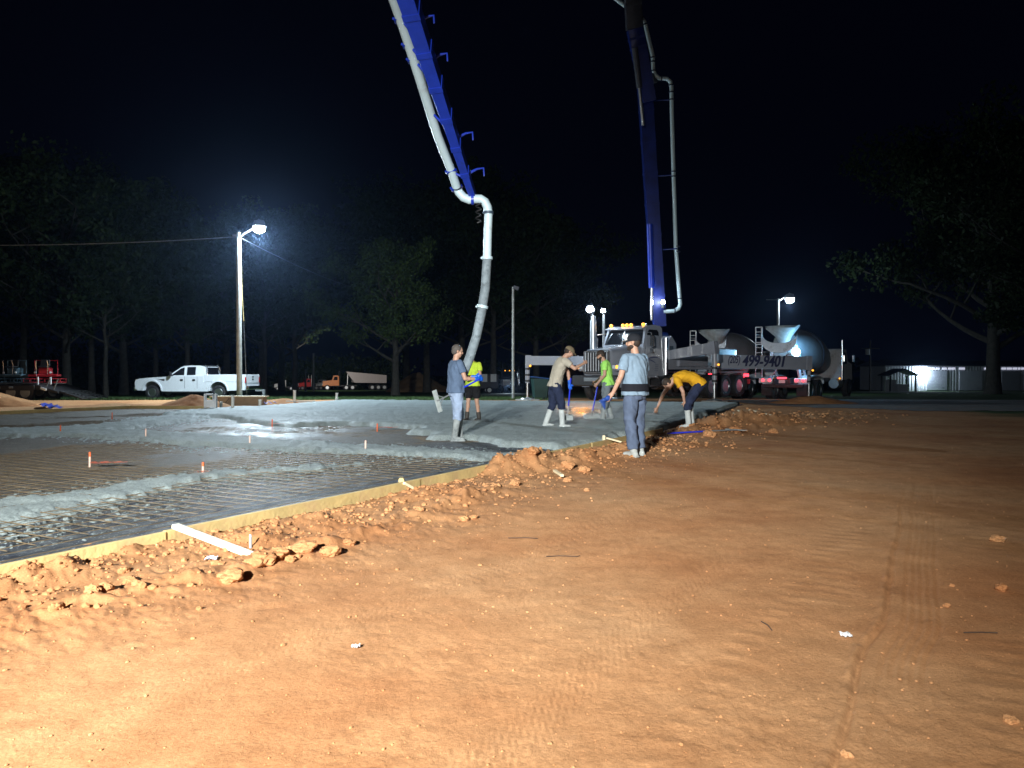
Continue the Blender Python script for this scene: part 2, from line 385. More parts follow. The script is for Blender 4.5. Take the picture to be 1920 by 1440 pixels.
# grey lane beyond the pad
road = mat('worn_grey_pavement', (.16, .155, .15), .9, var=.25, vs=2, bump=.4, bs=30, dirt=(.25, .14, .08), dirt_amt=.25)
rx = [(9.9, 30.6), (13.5, 26.2), (60, 24.5), (60, 34), (30, 38), (13, 37.4), (9.6, 34)]
mb = MB()
xs = np.arange(9, 60, .5); ys = np.arange(23, 39, .5); XX, YY = np.meshgrid(xs, ys, indexing='ij')
kp = sdist_poly(XX, YY, rx)+(fbm(XX*.8, YY*.8, 61, 3)-.5)*1.2 > 0
me2, _ = grid_mesh('road', XX, YY, height(XX, YY, False)+.012, keep=kp)
bm = bmesh.new(); bm.from_mesh(me2); bmesh.ops.reverse_faces(bm, faces=[f for f in bm.faces if f.normal.z < 0]); bm.to_mesh(me2); bm.free()
o = link_mesh('road', me2, road); tag(o, kind='structure')
# ---------------------------------------------------------------- pad: liner floor, wet concrete, wire mesh
def pad_floor_mat():
    m = bpy.data.materials.new('mud_smeared_liner'); m.use_nodes = True; nt = m.node_tree; N = nt.nodes; L = nt.links; b = N['Principled BSDF']
    g = N.new('ShaderNodeNewGeometry')
    mp = N.new('ShaderNodeMapping'); mp.inputs['Rotation'].default_value = (0, 0, math.radians(29)); L.new(g.outputs['Position'], mp.inputs['Vector'])
    def nz(s, d=6, r=.6, st=None):
        n = N.new('ShaderNodeTexNoise'); n.inputs['Scale'].default_value = s; n.inputs['Detail'].default_value = d; n.inputs['Roughness'].default_value = r; L.new(mp.outputs[0], n.inputs['Vector']); return n
    at = N.new('ShaderNodeAttribute'); at.attribute_name = 'mud'
    r1 = N.new('ShaderNodeValToRGB'); e = r1.color_ramp.elements; e[0].position = .3; e[0].color = (.070, .056, .040, 1); e[1].position = .7; e[1].color = (.175, .145, .105, 1); L.new(nz(5, 9, .75).outputs['Fac'], r1.inputs['Fac'])
    r2 = N.new('ShaderNodeValToRGB'); e = r2.color_ramp.elements; e[0].position = .42; e[0].color = (.030, .040, .062, 1); e[1].position = .75; e[1].color = (.19, .21, .21, 1); L.new(nz(4, 9, .7).outputs['Fac'], r2.inputs['Fac'])
    mx = N.new('ShaderNodeMix'); mx.data_type = 'RGBA'; L.new(at.outputs['Fac'], mx.inputs['Factor']); L.new(r2.outputs['Color'], mx.inputs['A']); L.new(r1.outputs['Color'], mx.inputs['B'])
    vo = N.new('ShaderNodeTexVoronoi'); vo.inputs['Scale'].default_value = 24; L.new(mp.outputs[0], vo.inputs['Vector'])
    r3 = N.new('ShaderNodeValToRGB'); e = r3.color_ramp.elements; e[0].position = .12; e[0].color = (1, 1, 1, 1); e[1].position = .22; e[1].color = (0, 0, 0, 1); L.new(vo.outputs['Distance'], r3.inputs['Fac'])
    r4 = N.new('ShaderNodeValToRGB'); e = r4.color_ramp.elements; e[0].position = .40; e[0].color = (0, 0, 0, 1); e[1].position = .55; e[1].color = (1, 1, 1, 1); L.new(nz(1.1, 5, .7).outputs['Fac'], r4.inputs['Fac'])
    ml = N.new('ShaderNodeMath'); ml.operation = 'MULTIPLY'; L.new(r3.outputs['Color'], ml.inputs[0]); L.new(r4.outputs['Color'], ml.inputs[1])
    mx2 = N.new('ShaderNodeMix'); mx2.data_type = 'RGBA'; L.new(ml.outputs[0], mx2.inputs['Factor']); L.new(mx.outputs['Result'], mx2.inputs['A']); mx2.inputs['B'].default_value = (.45, .48, .46, 1)
    L.new(mx2.outputs['Result'], b.inputs['Base Color'])
    wt = N.new('ShaderNodeAttribute'); wt.attribute_name = 'wet'
    mr = N.new('ShaderNodeMapRange'); mr.inputs[3].default_value = .62; mr.inputs[4].default_value = .16; L.new(wt.outputs['Fac'], mr.inputs[0]); L.new(mr.outputs[0], b.inputs['Roughness'])
    bp = N.new('ShaderNodeBump'); bp.inputs['Strength'].default_value = 1.0; bp.inputs['Distance'].default_value = .03; L.new(nz(20, 6, .75).outputs['Fac'], bp.inputs['Height']); L.new(bp.outputs['Normal'], b.inputs['Normal'])
    return m
def conc_mat():
    m = bpy.data.materials.new('fresh_wet_concrete'); m.use_nodes = True; nt = m.node_tree; N = nt.nodes; L = nt.links; b = N['Principled BSDF']
    g = N.new('ShaderNodeNewGeometry')
    def nz(s, d=6, r=.6):
        n = N.new('ShaderNodeTexNoise'); n.inputs['Scale'].default_value = s; n.inputs['Detail'].default_value = d; n.inputs['Roughness'].default_value = r; L.new(g.outputs['Position'], n.inputs['Vector']); return n
    r1 = N.new('ShaderNodeValToRGB'); e = r1.color_ramp.elements; e[0].position = .3; e[0].color = (.36, .43, .43, 1); e[1].position = .7; e[1].color = (.49, .57, .56, 1); L.new(nz(1.6, 9, .7).outputs['Fac'], r1.inputs['Fac'])
    r2 = N.new('ShaderNodeValToRGB'); e = r2.color_ramp.elements; e[0].position = .34; e[0].color = (.5, .5, .5, 1); e[1].position = .6; e[1].color = (1.1, 1.1, 1.1, 1); L.new(nz(38, 4, .8).outputs['Fac'], r2.inputs['Fac'])
    mx = N.new('ShaderNodeMix'); mx.data_type = 'RGBA'; mx.blend_type = 'MULTIPLY'; mx.inputs['Factor'].default_value = .9; L.new(r1.outputs['Color'], mx.inputs['A']); L.new(r2.outputs['Color'], mx.inputs['B'])
    mp = N.new('ShaderNodeMapping'); mp.inputs['Rotation'].default_value = (0, 0, .25); mp.inputs['Scale'].default_value = (.35, 1.6, 1); L.new(g.outputs['Position'], mp.inputs['Vector'])
    ns = nz(1.1, 8, .75); L.new(mp.outputs[0], ns.inputs['Vector']); r5 = N.new('ShaderNodeValToRGB'); e = r5.color_ramp.elements; e[0].position = .36; e[0].color = (.42, .42, .43, 1); e[1].position = .52; e[1].color = (1, 1, 1, 1); L.new(ns.outputs['Fac'], r5.inputs['Fac'])
    mx5 = N.new('ShaderNodeMix'); mx5.data_type = 'RGBA'; mx5.blend_type = 'MULTIPLY'; mx5.inputs['Factor'].default_value = .5; L.new(mx.outputs['Result'], mx5.inputs['A']); L.new(r5.outputs['Color'], mx5.inputs['B'])
    L.new(mx5.outputs['Result'], b.inputs['Base Color'])
    wt = N.new('ShaderNodeAttribute'); wt.attribute_name = 'wet'
    mr = N.new('ShaderNodeMapRange'); mr.inputs[3].default_value = .7; mr.inputs[4].default_value = .14; L.new(wt.outputs['Fac'], mr.inputs[0]); L.new(mr.outputs[0], b.inputs['Roughness'])
    bp = N.new('ShaderNodeBump'); bp.inputs['Strength'].default_value = 1.0; bp.inputs['Distance'].default_value = .022; L.new(nz(34, 5, .85).outputs['Fac'], bp.inputs['Height']); L.new(bp.outputs['Normal'], b.inputs['Normal'])
    return m
fa2 = np.radians(np.arange(-44, 34, .12)); R2 = np.array(geo_r(3.0, 14, .0065)+geo_r(14, 36, .009)+[36])
ca2 = np.radians(np.arange(-135, -44, 3.0)); XA, YA = grid(np.array(geo_r(.4, 36, .03)), np.concatenate([ca2, fa2[::8]]))
sdA = sdist_poly(XA, YA, padxy)
X2, Y2 = grid(R2, fa2); sd2 = sdist_poly(X2, Y2, padxy)
def wet_mask(x, y, conc=False):
    q = G(535, 803); w1 = np.exp(-(((x-q.x)/1.5)**2+((y-q.y)/2.0)**2))*(.25 if conc else 1); q = G(1092, 770, .1); w2 = np.exp(-(((x-q.x)/.75)**2+((y-q.y)/2.6)**2))
    q = G(560, 775, .1); w3 = 0*np.exp(-(((x-q.x)/2.5)**2+((y-q.y)/3)**2))
    return np.clip((np.maximum(np.maximum(w1, w2*1.2), w3))*1.5*sstep(.40, .62, fbm(x*2.2, y*2.2, 71, 4)+.05)+.12*fbm(x, y, 72, 3), 0, 1)
Zp = (fbm(X2*3, Y2*3, 81, 4)-.5)*.022
me, used = grid_mesh('pad_floor', X2, Y2, Zp, keep=sd2 > 0)
a = me.attributes.new('mud', 'FLOAT', 'POINT')
dl = -dist_line(X2, Y2, EDGE, [0]*4)
mud = np.clip(sstep(1.2, 4.5, dl+(fbm(X2*.6, Y2*.6, 91, 4)-.5)*4), 0, 1)
a.data.foreach_set('value', mud.reshape(-1)[used].astype(np.float32))
a = me.attributes.new('wet', 'FLOAT', 'POINT'); a.data.foreach_set('value', np.maximum(wet_mask(X2, Y2), .22*(1-mud)).reshape(-1)[used].astype(np.float32))
me.materials.append(pad_floor_mat()); o = bpy.data.objects.new('pad_floor', me); C.objects.link(o); tag(o, kind='structure')
def gp(l, z=.08): return [(G(a, b, z).x, G(a, b, z).y) for a, b in l]
MAIN = gp([(300, 776), (330, 769), (405, 764), (480, 761), (640, 749), (1100, 752), (1400, 753), (1240, 803), (1135, 823), (1050, 838), (1000, 832), (930, 828), (880, 817), (850, 819), (800, 815), (774, 808), (785, 800), (700, 793), (620, 793), (540, 797), (470, 790), (430, 780)])
def conc_h(x, y):
    n = (fbm(x*1.4, y*1.4, 101, 4)-.5); n2 = fbm(x*7, y*7, 111, 3)-.5
    h = np.full(x.shape, -.2)
    m = sdist_poly(x, y, MAIN)+n*.8
    h = np.maximum(h, -.14+.245*sstep(-.15, .22, m)+n2*.03+n*.03*sstep(.5, 2, m))
    for pts, hw, top in (([(-150, 806), (0, 804), (212, 807), (375, 817), (480, 826), (705, 837), (955, 850), (1010, 852)], [1.1, 1.0, .85, .8, .72, .62, .5, .3], .062),
                         ([(-150, 812), (0, 805), (200, 796), (330, 780), (430, 770)], [1., .9, .9, .95, 1.2], .062),
                         ([(-200, 985), (0, 944), (150, 925), (250, 906), (350, 889), (430, 880), (600, 868), (700, 859)], [.8, .62, .5, .4, .34, .28, .2, .1], .055)):
        m = dist_line(x, y, gp(pts), hw)+n*.55+n2*.3
        h = np.maximum(h, -.14+(top+.14)*sstep(-.42, .30, m)+n2*.05*sstep(-.3, .1, m))
        sp = sstep(-2.0, 0, m)*sstep(.52, .66, fbm(x*26, y*26, 131, 2)+.08*n)
        h = np.maximum(h, -.04+.058*sp)
    return h+(fbm(x*15, y*15, 141, 3)-.5)*.022+(vnoise(x*34, y*34, 151)-.5)*.012*sstep(14, 8, y)
H2 = conc_h(X2, Y2)
H2 = np.where(sd2 < .06, -.13, H2)
me, used = grid_mesh('wet_concrete', X2, Y2, H2, keep=(H2 > -.04) & (sd2 > .02))
a = me.attributes.new('wet', 'FLOAT', 'POINT'); a.data.foreach_set('value', wet_mask(X2, Y2, True).reshape(-1)[used].astype(np.float32))
me.materials.append(conc_mat()); o = bpy.data.objects.new('wet_concrete', me); C.objects.link(o); tag(o, kind='structure')
# side of the pad beyond the left frame edge: plain liner
me, used = grid_mesh('pad_floor', XA, YA, np.full(XA.shape, -.035), keep=sdA > .1)
a = me.attributes.new('mud', 'FLOAT', 'POINT'); a.data.foreach_set('value', np.ones(len(used), np.float32))
me.materials.append(MATS.get('x') or bpy.data.materials['mud_smeared_liner']); o = bpy.data.objects.new('pad_underlay', me); C.objects.link(o); tag(o, kind='structure')
# wire mesh
mb = MB(); rust = mat('rusty_wire', (.22, .165, .10), .55, .4, var=.4, vs=3)
for (D, S, lo, hi) in ((EU, EV, -16.5, -.12), (EV, EU, -14, 29)):
    t = lo
    while t < hi:
        run = []
        for k in range(-40, 62):
            s_ = k*.6; p = A0+S*t+D*s_
            ins = sdist_poly(np.array([p.x]), np.array([p.y]), padxy)[0] > .1 and p.y > 2.5 and p.x > -p.y*.80-1.5
            if ins: run.append(V((p.x, p.y, .042-.046*min(1, max(0, (p.y-8)/5))+.022*(noise.noise(V((p.x*.5, p.y*.5, 0)))) )))
            if (not ins or k == 61) and run:
                if len(run) > 1: mb.path(run, .0045, 4, cap=False)
                run = []
        t += .205
o = mb.build('wire_mesh', rust, fix=False, ang=None); tag(o, 'rusty welded wire mesh laid over the pad floor inside the forms', 'wire mesh')
# ---------------------------------------------------------------- form boards, stakes, braces
def board(name, p0, p1, wd, ht, m, label, cat, group=None, up=(0, 0, 1), sag=.006):
    p0, p1 = V(p0), V(p1); n = max(2, int((p1-p0).length/.5)); mb = MB(); d = (p1-p0).normalized(); up = V(up); sd = d.cross(up).normalized(); u = sd.cross(d); rings = []
    for i in range(n+1):
        t = i/n; c = p0.lerp(p1, t)+sd*math.sin(t*PI*1.3+p0.x)*sag+u*math.cos(t*5+p0.y)*sag*.4; b = min(wd, ht)*.12
        rings.append([c+sd*a+u*h for a, h in ((-wd/2+b, -ht/2), (wd/2-b, -ht/2), (wd/2, -ht/2+b), (wd/2, ht/2-b), (wd/2-b, ht/2), (-wd/2+b, ht/2), (-wd/2, ht/2-b), (-wd/2, -ht/2+b))])
    mb.loft(rings); o = mb.build(name, m); return tag(o, label, cat, group)
u0 = -9.0; FL = 3.66
flabels = ['yellow form board off the left frame edge, nearest piece of the near edge', 'yellow form board behind the lumpy clay at lower left, ending near the white brace plank',
           'yellow form board running right from under the white brace plank', 'yellow form board with the exposed clean face and small wood kicker',
           'yellow form board half buried by the clay mound in the middle', 'yellow form board behind the big clay mound left of the man in pale blue']
total = (B0-A0).length
cuts = [-9.0, -2.2, 1.18, 4.55, 6.1, 9.6, total]
for i in range(6):
    a, b = cuts[i], cuts[i+1]
    board('form_board', A0+EU*(a+.006)+V((0, 0, .005))+EV*.02, A0+EU*(b-.006)+V((0, 0, .005))+EV*(.02+.012*(i % 2)), .038, .19, yell, flabels[i], 'form board', 'yellow form boards around the pad')
for (a, b), lb in (((PAD[9], PAD[8]), 'yellow form board at far left in front of the flatbed trailer'), ((PAD[8], PAD[7]), 'yellow form board in front of the small clay heap beside the pickup')):
    board('form_board', V((a.x, a.y, .0)), V((b.x, b.y, .0)), .04, .22, yell, lb, 'form board', 'yellow form boards around the pad')
board('form_board', V((-26, 4, 0)), V((PAD[9].x, PAD[9].y, 0)), .04, .22, yell, 'yellow form board leaving the picture at the far left edge', 'form board', 'yellow form boards around the pad')
# bracing
q0 = G(328, 987, .13); q1 = G(480, 1043, .02)
board('brace_plank', q0, q1, .062, .036, mat('pale_plank', (.78, .74, .62), .6, var=.08, vs=14, bump=.2, bs=50), 'long pale plank laid from the form top down to the clay at lower left', 'plank')
def peg(px, py, h, label, z=.0, r=.017, m=pine, grp=None, tilt=0, cat='stake', name='wood_stake'):
    p = G(px, py, z); mb = MB(); t = V((tilt, tilt*.4, 1)).normalized()
    mb.bar(p-t*.1, p+t*h*.88, r*2, r*2, (0, 1, 0)); mb.bar(p+t*h*.88, p+t*h, r*2, r*2, (0, 1, 0), w2=r*1.3, h2=r*1.3)
    return tag(mb.build(name, m, ang=None), label, cat, grp)
peg(470, 1035, .13, 'short steel pin beside the lower end of the pale plank', r=.008, m=galv, name='steel_pin', cat='form pin')
peg(753, 918, .135, 'square yellow stake nailed to the form face in the middle distance', r=.03, m=yell)
board('kicker', G(757, 906, .09), G(775, 916, .015), .05, .03, pine, 'short pale kicker leaning from the form next to the square stake', 'kicker', sag=0)
peg(1132, 831, .15, 'pale stake at the form just left of the man in pale blue', r=.026, grp=None)
board('kicker', G(1137, 821, .13), G(1166, 829, .06), .05, .03, pine, 'pale kicker piece running behind the legs of the man in pale blue', 'kicker', sag=0)
for (a, b, c, d, w_, lb) in ((958, 858, 975, 855, .045, 'small pale wood offcut on top of the clay mound'), (1040, 878, 1054, 884, .045, 'yellow wood offcut stuck in the front of the clay mound'),
                         (1366, 770, 1382, 773, .06, 'short pale stick at the top of the far clay bank'), (1384, 767, 1393, 771, .06, 'tiny pale offcut above the far clay bank'),
                         (1406, 779, 1447, 789, .07, 'long pale stick leaning on the far clay bank')):
    p = G(a, b, .1); q = G(c, d, .1); zz = max(h1(p.x, p.y), h1(q.x, q.y))+.035
    board('wood_scrap', (p.x, p.y, zz+.02), (q.x, q.y, zz), w_, .03, pine, lb, 'wood scrap', 'wood scraps on the clay', sag=0)
# painted grade stakes
orange = mat('orange_marking_paint', (.85, .16, .05), .6, var=.25, vs=30); pinkw = mat('pink_white_plastic', (.80, .55, .45), .5, var=.1)
stk = [(168, 870, 849, 1, 'orange topped grade stake with a wide orange paint splash, nearest at left'), (380, 886, 868, 1, 'orange grade stake at the edge of the nearest concrete strip'),
       (113, 810, 798, 2, 'orange grade stake standing far left against the pale concrete band'), (210, 783, 774, 2, 'small grade stake before the far yellow form board'),
       (273, 818, 805, 0, 'white grade stake in the long concrete strip, left one'), (468, 832, 818, 0, 'thin white grade stake below the shiny wet patch'),
       (685, 843, 827, 0, 'white grade stake at the near side of the long concrete strip'), (510, 797, 787, 3, 'orange stake standing in the shiny wet patch'),
       (707, 805, 795, 3, 'orange stake with a small paint patch on the brown mud')]
for px, py, top, kd, lb in stk:
    p = G(px, py, .05); h = (py-top)/F*p.y*1.06; t = thing('grade_stake', lb, 'stake', (p.x, p.y, 0), random.random()*.5, 'grade stakes standing in the pad')
    m1 = orange if kd in (2, 3) else pinkw
    MB().path([(0, 0, -.08), (.004, 0, .05+h*.62)], .014, 8).build('shaft', m1, t); MB().path([(.004, 0, .05+h*.62), (.005, 0, .05+h), (.005, 0, .055+h)], [.0145, .0145, .008], 8).build('painted_tip', orange if kd else pinkw, t)
def splash(px, py, rx_, ry_, lb):
    p = G(px, py, .06); mb = MB()
    for k in range(26):
        a = random.random()*6.28; r = random.random()**1.2*.8; c = V((p.x+math.cos(a)*r*rx_+.3*rx_, p.y+math.sin(a)*r*ry_, 0)); s_ = random.uniform(.05, .16)*rx_
        zz = .075+.0006*k
        mb.poly([(c.x+math.cos(t)*s_*random.uniform(.6, 1.2), c.y+math.sin(t)*s_*random.uniform(.6, 1.2), zz) for t in np.arange(0, 6.2, .6)])
    return tag(mb.build('paint_mark', orange, ang=None), lb, 'paint mark', 'orange spray paint marks')
splash(182, 870, .38, .2, 'wide orange spray mark beside the nearest left stake'); splash(374, 887, .12, .1, 'small orange spray mark left of the stake by the concrete strip')
splash(716, 803, .4, .25, 'orange spray mark on brown mud in the middle of the pad'); splash(514, 796, .25, .2, 'orange spray mark in the shiny wet patch')
# pvc stubs beyond the pad
pvc = mat('white_pvc', (.75, .74, .68), .4, var=.06)
for px, py, top, r, lb in ((552, 754, 733, .055, 'tallest white pipe stub on the far edge of the pad'), (629, 751, 738, .05, 'leaning white pipe stub farther right on the far edge'),
                        (436, 765, 743, .05, 'white pipe stub in front of the lamp pole'), (414, 763, 755, .05, 'short white pipe stub next to the white crate'), (487, 762, 751, .05, 'short white pipe stub right of the lamp pole')):
    p = G(px, py, .08); h = (py-top)/F*p.y; t = thing('pipe_stub', lb, 'pipe', (p.x, p.y, .08), 0, 'white pipe stubs along the far edge')
    mb = MB(); mb.path([(0, 0, -.3), (.01 if px != 629 else .06, 0, h)], r, 12); mb.path([(.01 if px != 629 else .06, 0, h), (.01 if px != 629 else .06, 0, h+.03)], r*1.2, 12); mb.build('pipe', pvc, t)
    if px == 552:
        board('white_offcut', (p.x-.25, p.y-.3, .13), (p.x+.9, p.y-.2, .13), .1, .04, pvc, 'white strip lying at the foot of the tallest pipe stub', 'offcut', sag=0)
p = G(395, 765, .1); t = thing('plastic_crate', 'white plastic crate stood on end beside the small clay heap', 'crate', (p.x, p.y, .1), .15)
mb = MB()
for x in (-.17, .17): mb.box((x, 0, .24), (.05, .22, .48), .01)
mb.box((0, 0, .14), (.30, .2, .24), .01); mb.box((-.05, 0, .46), (.24, .2, .05), .01); mb.box((.09, 0, .36), (.02, .2, .2), .005); mb.build('shell', mat('white_plastic', (.75, .78, .8), .4), t)
p0 = P(402, 743, 30.5); p1 = P(489, 745, 30.0)
tag(MB().box((0, 0, 0), (1, 1, 1)).build('unused', None), 'x'); bpy.data.objects.remove(bpy.data.objects['unused'])
mb = MB(); zt = (p0.z+p1.z)/2; mb.box(((p0.x+p1.x)/2, 30.5, zt-.19), (p1.x-p0.x, .5, .34), .02); t = thing('footing_box', 'low tan plywood box with a plank lid in front of the lamp pole', 'plywood box', (0, 0, 0))
mb.build('side', mat('tan_plywood', (.30, .22, .14), .8, var=.2, bump=.3), t); mb = MB(); mb.box(((p0.x+p1.x)/2, 30.48, zt+.005), (p1.x-p0.x+.15, .62, .045), .006); mb.build('lid', pine, t)
mb = MB(); mb.path([P(418, 762, 29.8), P(430, 746, 29.9)], .012, 6); tag(mb.build('stick', blackp), 'thin dark stick leaning on the plywood box', 'stick')
bt = mat('blue_tarp', (.03, .06, .45), .5, var=.2)
for (a, b, c, d, lb) in ((76, 759, 104, 766, 'blue plastic sheet scrap at the foot of the left clay heap'), (492, 757, 515, 756, 'blue strip on the ground right of the lamp pole')):
    p, q = G(a, b, .1), G(c, d, .1); mb = MB(); n = 9; rows = []
    for i in range(n):
        t_ = i/(n-1); c_ = p.lerp(q, t_); rows.append([c_+V((0, dy, .03+.05*math.sin(i*1.9+dy*9))) for dy in (-.2, 0, .25, .45)])
    vs = [v for r in rows for v in r]; fs = [(i*4+j, i*4+j+1, i*4+j+5, i*4+j+4) for i in range(n-1) for j in range(3)]; mb.add(vs, fs)
    tag(mb.build('tarp_scrap', bt), lb, 'tarp')
# ---------------------------------------------------------------- clods and pebbles
def clod_mesh(seed, flat=.78, lv=4):
    bm = bmesh.new(); bmesh.ops.create_icosphere(bm, subdivisions=lv, radius=1)
    for v in bm.verts:
        n = v.co.normalized(); d = 1+.38*noise.noise(n*1.3+V((seed*7.1, 0, 0)))+.22*noise.noise(n*3.1+V((0, seed*3.3, 0)))+.12*noise.noise(n*8+V((seed, 0, 2)))+.05*noise.noise(n*22)
        v.co = n*d; v.co.z *= flat
    me = bpy.data.meshes.new('clod'); bm.to_mesh(me); bm.free(); me.polygons.foreach_set('use_smooth', [True]*len(me.polygons)); me.set_sharp_from_angle(angle=math.radians(40)); me.materials.append(soil); return me
CM = [clod_mesh(i) for i in range(7)]
big = [(155, 1043, .085, 'big rounded clay lump on the form edge at lower left'), (175, 1113, .035, 'pale clay clod below the form, left of its twin'), (200, 1103, .032, 'pale clay clod touching the shadow at lower left'),
       (432, 1083, .058, 'flat wedge shaped clod with a dark shadow below the pale plank'), (245, 1087, .032, 'small round clod right of the pale pair'), (232, 1063, .03, 'clay clod high on the bank at lower left'),
       (490, 1048, .062, 'clay boulder at the lower end of the pale plank'), (520, 1040, .055, 'rounded clay boulder just right of the plank end'), (545, 1045, .03, 'small clod in front of the boulder row'),
       (570, 1026, .06, 'large clay boulder in the middle of the boulder row'), (621, 1014, .055, 'clay boulder at the right end of the boulder row'), (655, 1012, .035, 'clod after the right end of the boulder row'),
       (105, 1133, .03, 'clay clod near the left frame edge'), (75, 1050, .07, 'clay lump half covering the form at far lower left'), (25, 1070, .06, 'clay lump at the left edge of the picture on the form'),
       (975, 853, .07, 'reddish lump on the crest of the clay mound'), (925, 862, .085, 'tall lump at the left end of the clay mound'), (1065, 858, .075, 'dark sided lump in the crest of the mound'), (1000, 862, .075, 'lump on the face of the mound'), (1095, 862, .06, 'lump at right of the mound crest'),
       (965, 900, .05, 'smooth clod at the toe of the clay mound'), (1063, 897, .04, 'flat pebble clod in front of the mound'), (1100, 914, .03, 'single clod lying clear of the mound toe'),
       (1870, 1008, .06, 'dim red clod in the right part of the dirt field'), (1878, 1100, .055, 'flat dim clod near the right frame edge'), (1895, 1345, .03, 'dark clod near the lower right corner'), (1588, 1408, .025, 'clod at the bottom end of the long rut'),
       (1785, 1092, .02, 'crumb right of the tyre print'), (1775, 1130, .025, 'crumb beside the tyre print edge'), (787, 952, .028, 'pale pebble below the exposed form face'), (870, 970, .035, 'clod pair left of centre in the dirt field'), (888, 967, .03, 'clod right of the pair left of centre'),
       (1380, 800, .10, 'lump on the front of the far clay bank'), (1330, 806, .10, 'lump near the boots of the bending man'), (1450, 797, .09, 'greyish lump at the right end of the far bank')]
for i, (px, py, r, lb) in enumerate(big):
    r *= 1.35 if py > 940 and px < 800 else (.8 if px > 1560 else 1.15)
    p = G(px, py+4, .02); z = h1(p.x, p.y); p = G(px, py+4, z+.01); o = link_mesh('clay_clod', CM[i % 7].copy() if False else CM[i % 7], None) if False else bpy.data.objects.new('clay_clod', CM[i % 7]); C.objects.link(o)
    o.location = (p.x, p.y, h1(p.x, p.y)+r*.3); o.scale = (r*random.uniform(.95, 1.25), r*random.uniform(.8, 1.1), r*random.uniform(.75, 1)); o.rotation_euler = (0, 0, random.random()*6.28)
    tag(o, lb, 'clod', 'clay clods along the form and field')
# crumbs of clay nobody could count
base = []
for i in range(4):
    bm = bmesh.new(); bmesh.ops.create_icosphere(bm, subdivisions=1, radius=1)
    base.append((np.array([list(v.co*(1+.35*noise.noise(v.co*1.7+V((i*5., 0, 0)))))for v in bm.verts]), np.array([[v.index for v in f.verts] for f in bm.faces]))); bm.free()
vs = []; fs = []; n0 = 0
pts = []
for _ in range(3800):
    u = rng.uniform(-5, 14.5); d = abs(rng.normal(0, .85))+.04
    if d > 3.6: continue
    k = rng.random(); q = A0+EU*u+EV*d; r = .006+.018*rng.random()**4*(1.3 if d < 1.3 else .7)
    pts.append((q.x, q.y, r))
for mx, my, h, r in MOUNDS:
    for _ in range(int(110*min(r, .7)/.4)): pts.append((mx+rng.normal(0, r*.8), my+rng.normal(0, r*.8), .006+.036*rng.random()**3*min(1, r*1.6)))
for _ in range(2600):
    a = rng.uniform(-.62, .62); rr = 1.8*math.exp(rng.uniform(0, 2.1)); pts.append((rr*math.sin(a), rr*math.cos(a), .0025+.006*rng.random()**4))
PX = np.array([p[0] for p in pts]); PY = np.array([p[1] for p in pts]); PZ = height(PX, PY); ok = sdist_poly(PX, PY, padxy) < -.04
for i in np.nonzero(ok)[0]:
    bv, bf = base[i % 4]; r = pts[i][2]; sc3 = np.array([rng.uniform(.8, 1.3), rng.uniform(.8, 1.2), rng.uniform(.55, .9)])*r; a = rng.uniform(0, 6.28)
    b2 = bv*sc3; x = b2[:, 0]*math.cos(a)-b2[:, 1]*math.sin(a); y = b2[:, 0]*math.sin(a)+b2[:, 1]*math.cos(a)
    vs.append(np.stack([x+PX[i], y+PY[i], b2[:, 2]+PZ[i]+r*.25], -1)); fs.append(bf+n0); n0 += len(bv)
vs = np.concatenate(vs); fs = np.concatenate(fs); me = bpy.data.meshes.new('clay_crumbs'); me.from_pydata(vs.tolist(), [], fs.tolist()); me.materials.append(soil)
o = bpy.data.objects.new('clay_crumbs', me); C.objects.link(o); tag(o, 'small crumbs of red clay scattered along the forms and over the dirt', 'clay crumbs', kind='stuff')
# bits lying about
for px, py, pts_, lb in ((1057, 1040, [(-.13, 0), (-.03, .02), (.1, .0), (.12, .02)], 'thin bent twig lying in the middle of the dirt field'), (1440, 1178, [(-.01, .08), (.005, .02), (.0, -.06)], 'short dark twig standing out on the dirt, right of centre'),
                       (985, 1006, [(-.14, 0), (0, .01), (.1, -.02)], 'faint twig above the bent twig'), (1840, 1188, [(-.09, 0), (0, .005), (.08, -.005)], 'dark twig near the right frame edge')):
    p = G(px, py); z = h1(p.x, p.y)+.008; mb = MB(); mb.path([(p.x+a, p.y+b, z) for a, b in pts_], .0035, 5); tag(mb.build('twig', mat('dark_twig', (.07, .04, .025), .9)), lb, 'twig', 'twigs on the dirt')
for px, py, r, col, lb in ((397, 1052, .04, (.55, .62, .8), 'crumpled pale blue plastic scrap near the plank'), (667, 1218, .02, (.7, .7, .7), 'tiny white litter scrap on the dirt left of centre'), (1585, 1195, .028, (.62, .62, .62), 'grey white litter scrap left of the rut')):
    p = G(px, py); z = h1(p.x, p.y); bm = bmesh.new(); bmesh.ops.create_grid(bm, x_segments=7, y_segments=6, size=r)
    for v in bm.verts: v.co += V((random.uniform(-.2, .2)*r, random.uniform(-.2, .2)*r, random.uniform(0, .7)*r))
    me = bpy.data.meshes.new('litter'); bm.to_mesh(me); bm.free(); o = link_mesh('litter_scrap', me, mat('litter_%d' % px, col, .5)); o.location = (p.x, p.y, z+.008); tag(o, lb, 'litter', 'litter scraps')
